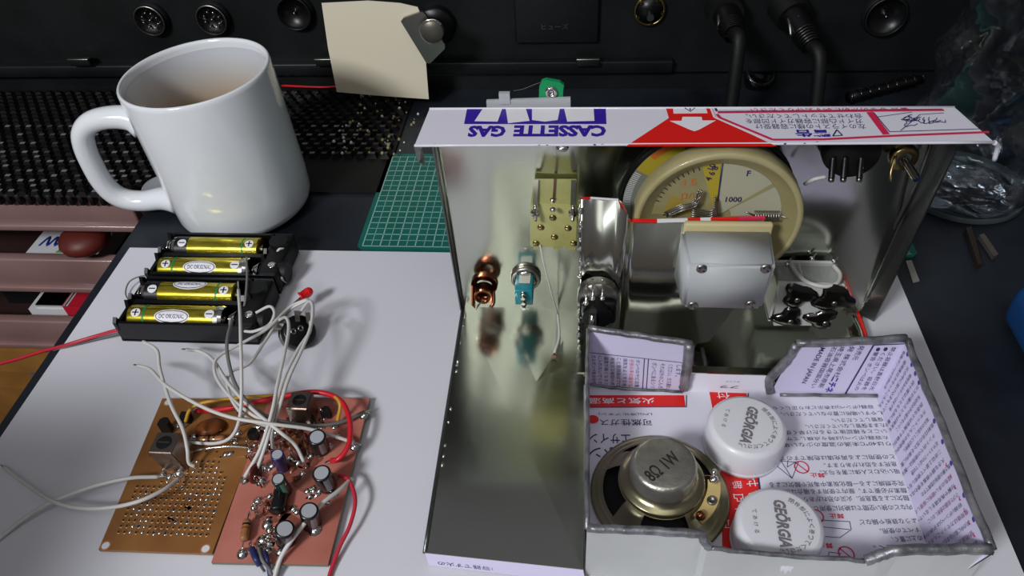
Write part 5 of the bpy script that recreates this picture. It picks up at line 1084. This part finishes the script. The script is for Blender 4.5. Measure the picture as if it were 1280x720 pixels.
bt = thing('plastic_bottle', 'crumpled clear plastic bottle standing at the right behind the case', 'bottle', (216, 371, -1.4))
mb = MB(); N = 40; rows = []
for j in range(34):
    z = j*6.5; rr = 34+1.6*math.sin(j*1.1)+(-6 if j == 0 else 0)
    for i in range(N):
        a = 2*math.pi*i/N; r = rr*(1+.05*math.sin(4*a+.35*j)+.05*math.sin(7*a-j*.9)+random.uniform(-.012, .012)); rows.append(Vector((216+r*math.cos(a), 371+r*math.sin(a)*.92, -1.2+z)))
mb.add(rows, [(j*N+i, j*N+(i+1) % N, (j+1)*N+(i+1) % N, (j+1)*N+i) for j in range(33) for i in range(N)]+[tuple(range(N-1, -1, -1))], CLEAR, True); obj('body', mb, bt)
mb = MB(); mb.lathe([(30, 2), (33, .2), (34.4, 2), (34, 5)], mat('clear_rim', (90, 100, 104), .12, .2, coat=.8), (216, 371, -1.4), 48); obj('base_ring', mb, bt)
a, b = at(1135, 335, -.5), at(1146, 352, -.5); mb = MB(); mb.slab([at(1132, 327, -1.5), at(1139, 326, -1.5), at(1149, 352, -1.5), at(1141, 354, -1.5)], (0, 0, 1), .6, mat('dim_white', (150, 148, 142), .5)); solid('paper_strip', mb, 'small white paper strip on the desk right of the board corner', 'paper')
mb = MB(); mb.slab([at(1222, 298, -1), at(1228, 296, -1), at(1246, 322, -1), at(1240, 325, -1)], (0, 0, 1), 2.5, mat('tool_grey', (104, 98, 92), .4, .5)); mb.slab([at(1205, 290, -1), at(1212, 288, -1), at(1225, 335, -1), at(1220, 336, -1)], (0, 0, 1), 3, mat('tool_brown', (44, 34, 28), .5)); solid('tweezers', mb, 'grey and brown tweezers lying on the dark desk by the bottle', 'tool')
c = at(1302, 432, 6); mb = MB(); mb.rbox(c.x-8, c.x+50, c.y-22, c.y+26, -1.5, 24, BLUEP, 8, 4); mb.rbox(c.x+2, c.x+40, c.y-14, c.y+18, 23, 28, BLUEP, 2.4, 3); solid('blue_case', mb, 'blue rounded plastic case at the right edge of the desk', 'case')

# ------------------------------------------------------------------ light
W = bpy.data.worlds.new('world'); SC.world = W; W.use_nodes = True; nt = W.node_tree
bg = nt.nodes['Background']; tc = nt.nodes.new('ShaderNodeTexCoord'); sx = nt.nodes.new('ShaderNodeSeparateXYZ'); rp = nt.nodes.new('ShaderNodeValToRGB')
nt.links.new(tc.outputs['Generated'], sx.inputs[0]); nt.links.new(sx.outputs['Z'], rp.inputs['Fac']); nt.links.new(rp.outputs['Color'], bg.inputs['Color'])
rp.color_ramp.elements[0].position = .0; rp.color_ramp.elements[0].color = (.36, .30, .27, 1); rp.color_ramp.elements[1].position = 1; rp.color_ramp.elements[1].color = (.55, .56, .62, 1)
bg.inputs['Strength'].default_value = .2
def area(name, loc, target, sx_, sy_, power, col):
    L = bpy.data.lights.new(name, 'AREA'); L.shape = 'RECTANGLE'; L.size = sx_; L.size_y = sy_; L.energy = power; L.color = col
    o = bpy.data.objects.new(name, L); COL.objects.link(o); o.location = loc; o.rotation_euler = (Vector(target)-Vector(loc)).to_track_quat('-Z', 'Y').to_euler(); return o
area('ceiling_lamp', (-.62, -.62, .88), (-.05, .22, 0), .26, .2, 10.5, (.95, .97, 1))
area('room_fill', (.1, -.5, 1.9), (0, .2, 0), 1.0, .6, 2.6, (1, .98, .95))  # added overhead fill light, broad and soft
area('tin_reflection_light', (-.28, -1.35, 1.6), (-.05, .26, .1), .38, 1.2, 1.5, (.97, 1, .95))  # added light, placed to mirror as a bright band in the tin
SC.view_settings.view_transform = 'Standard'; SC.view_settings.look = 'None'; SC.view_settings.exposure = .2
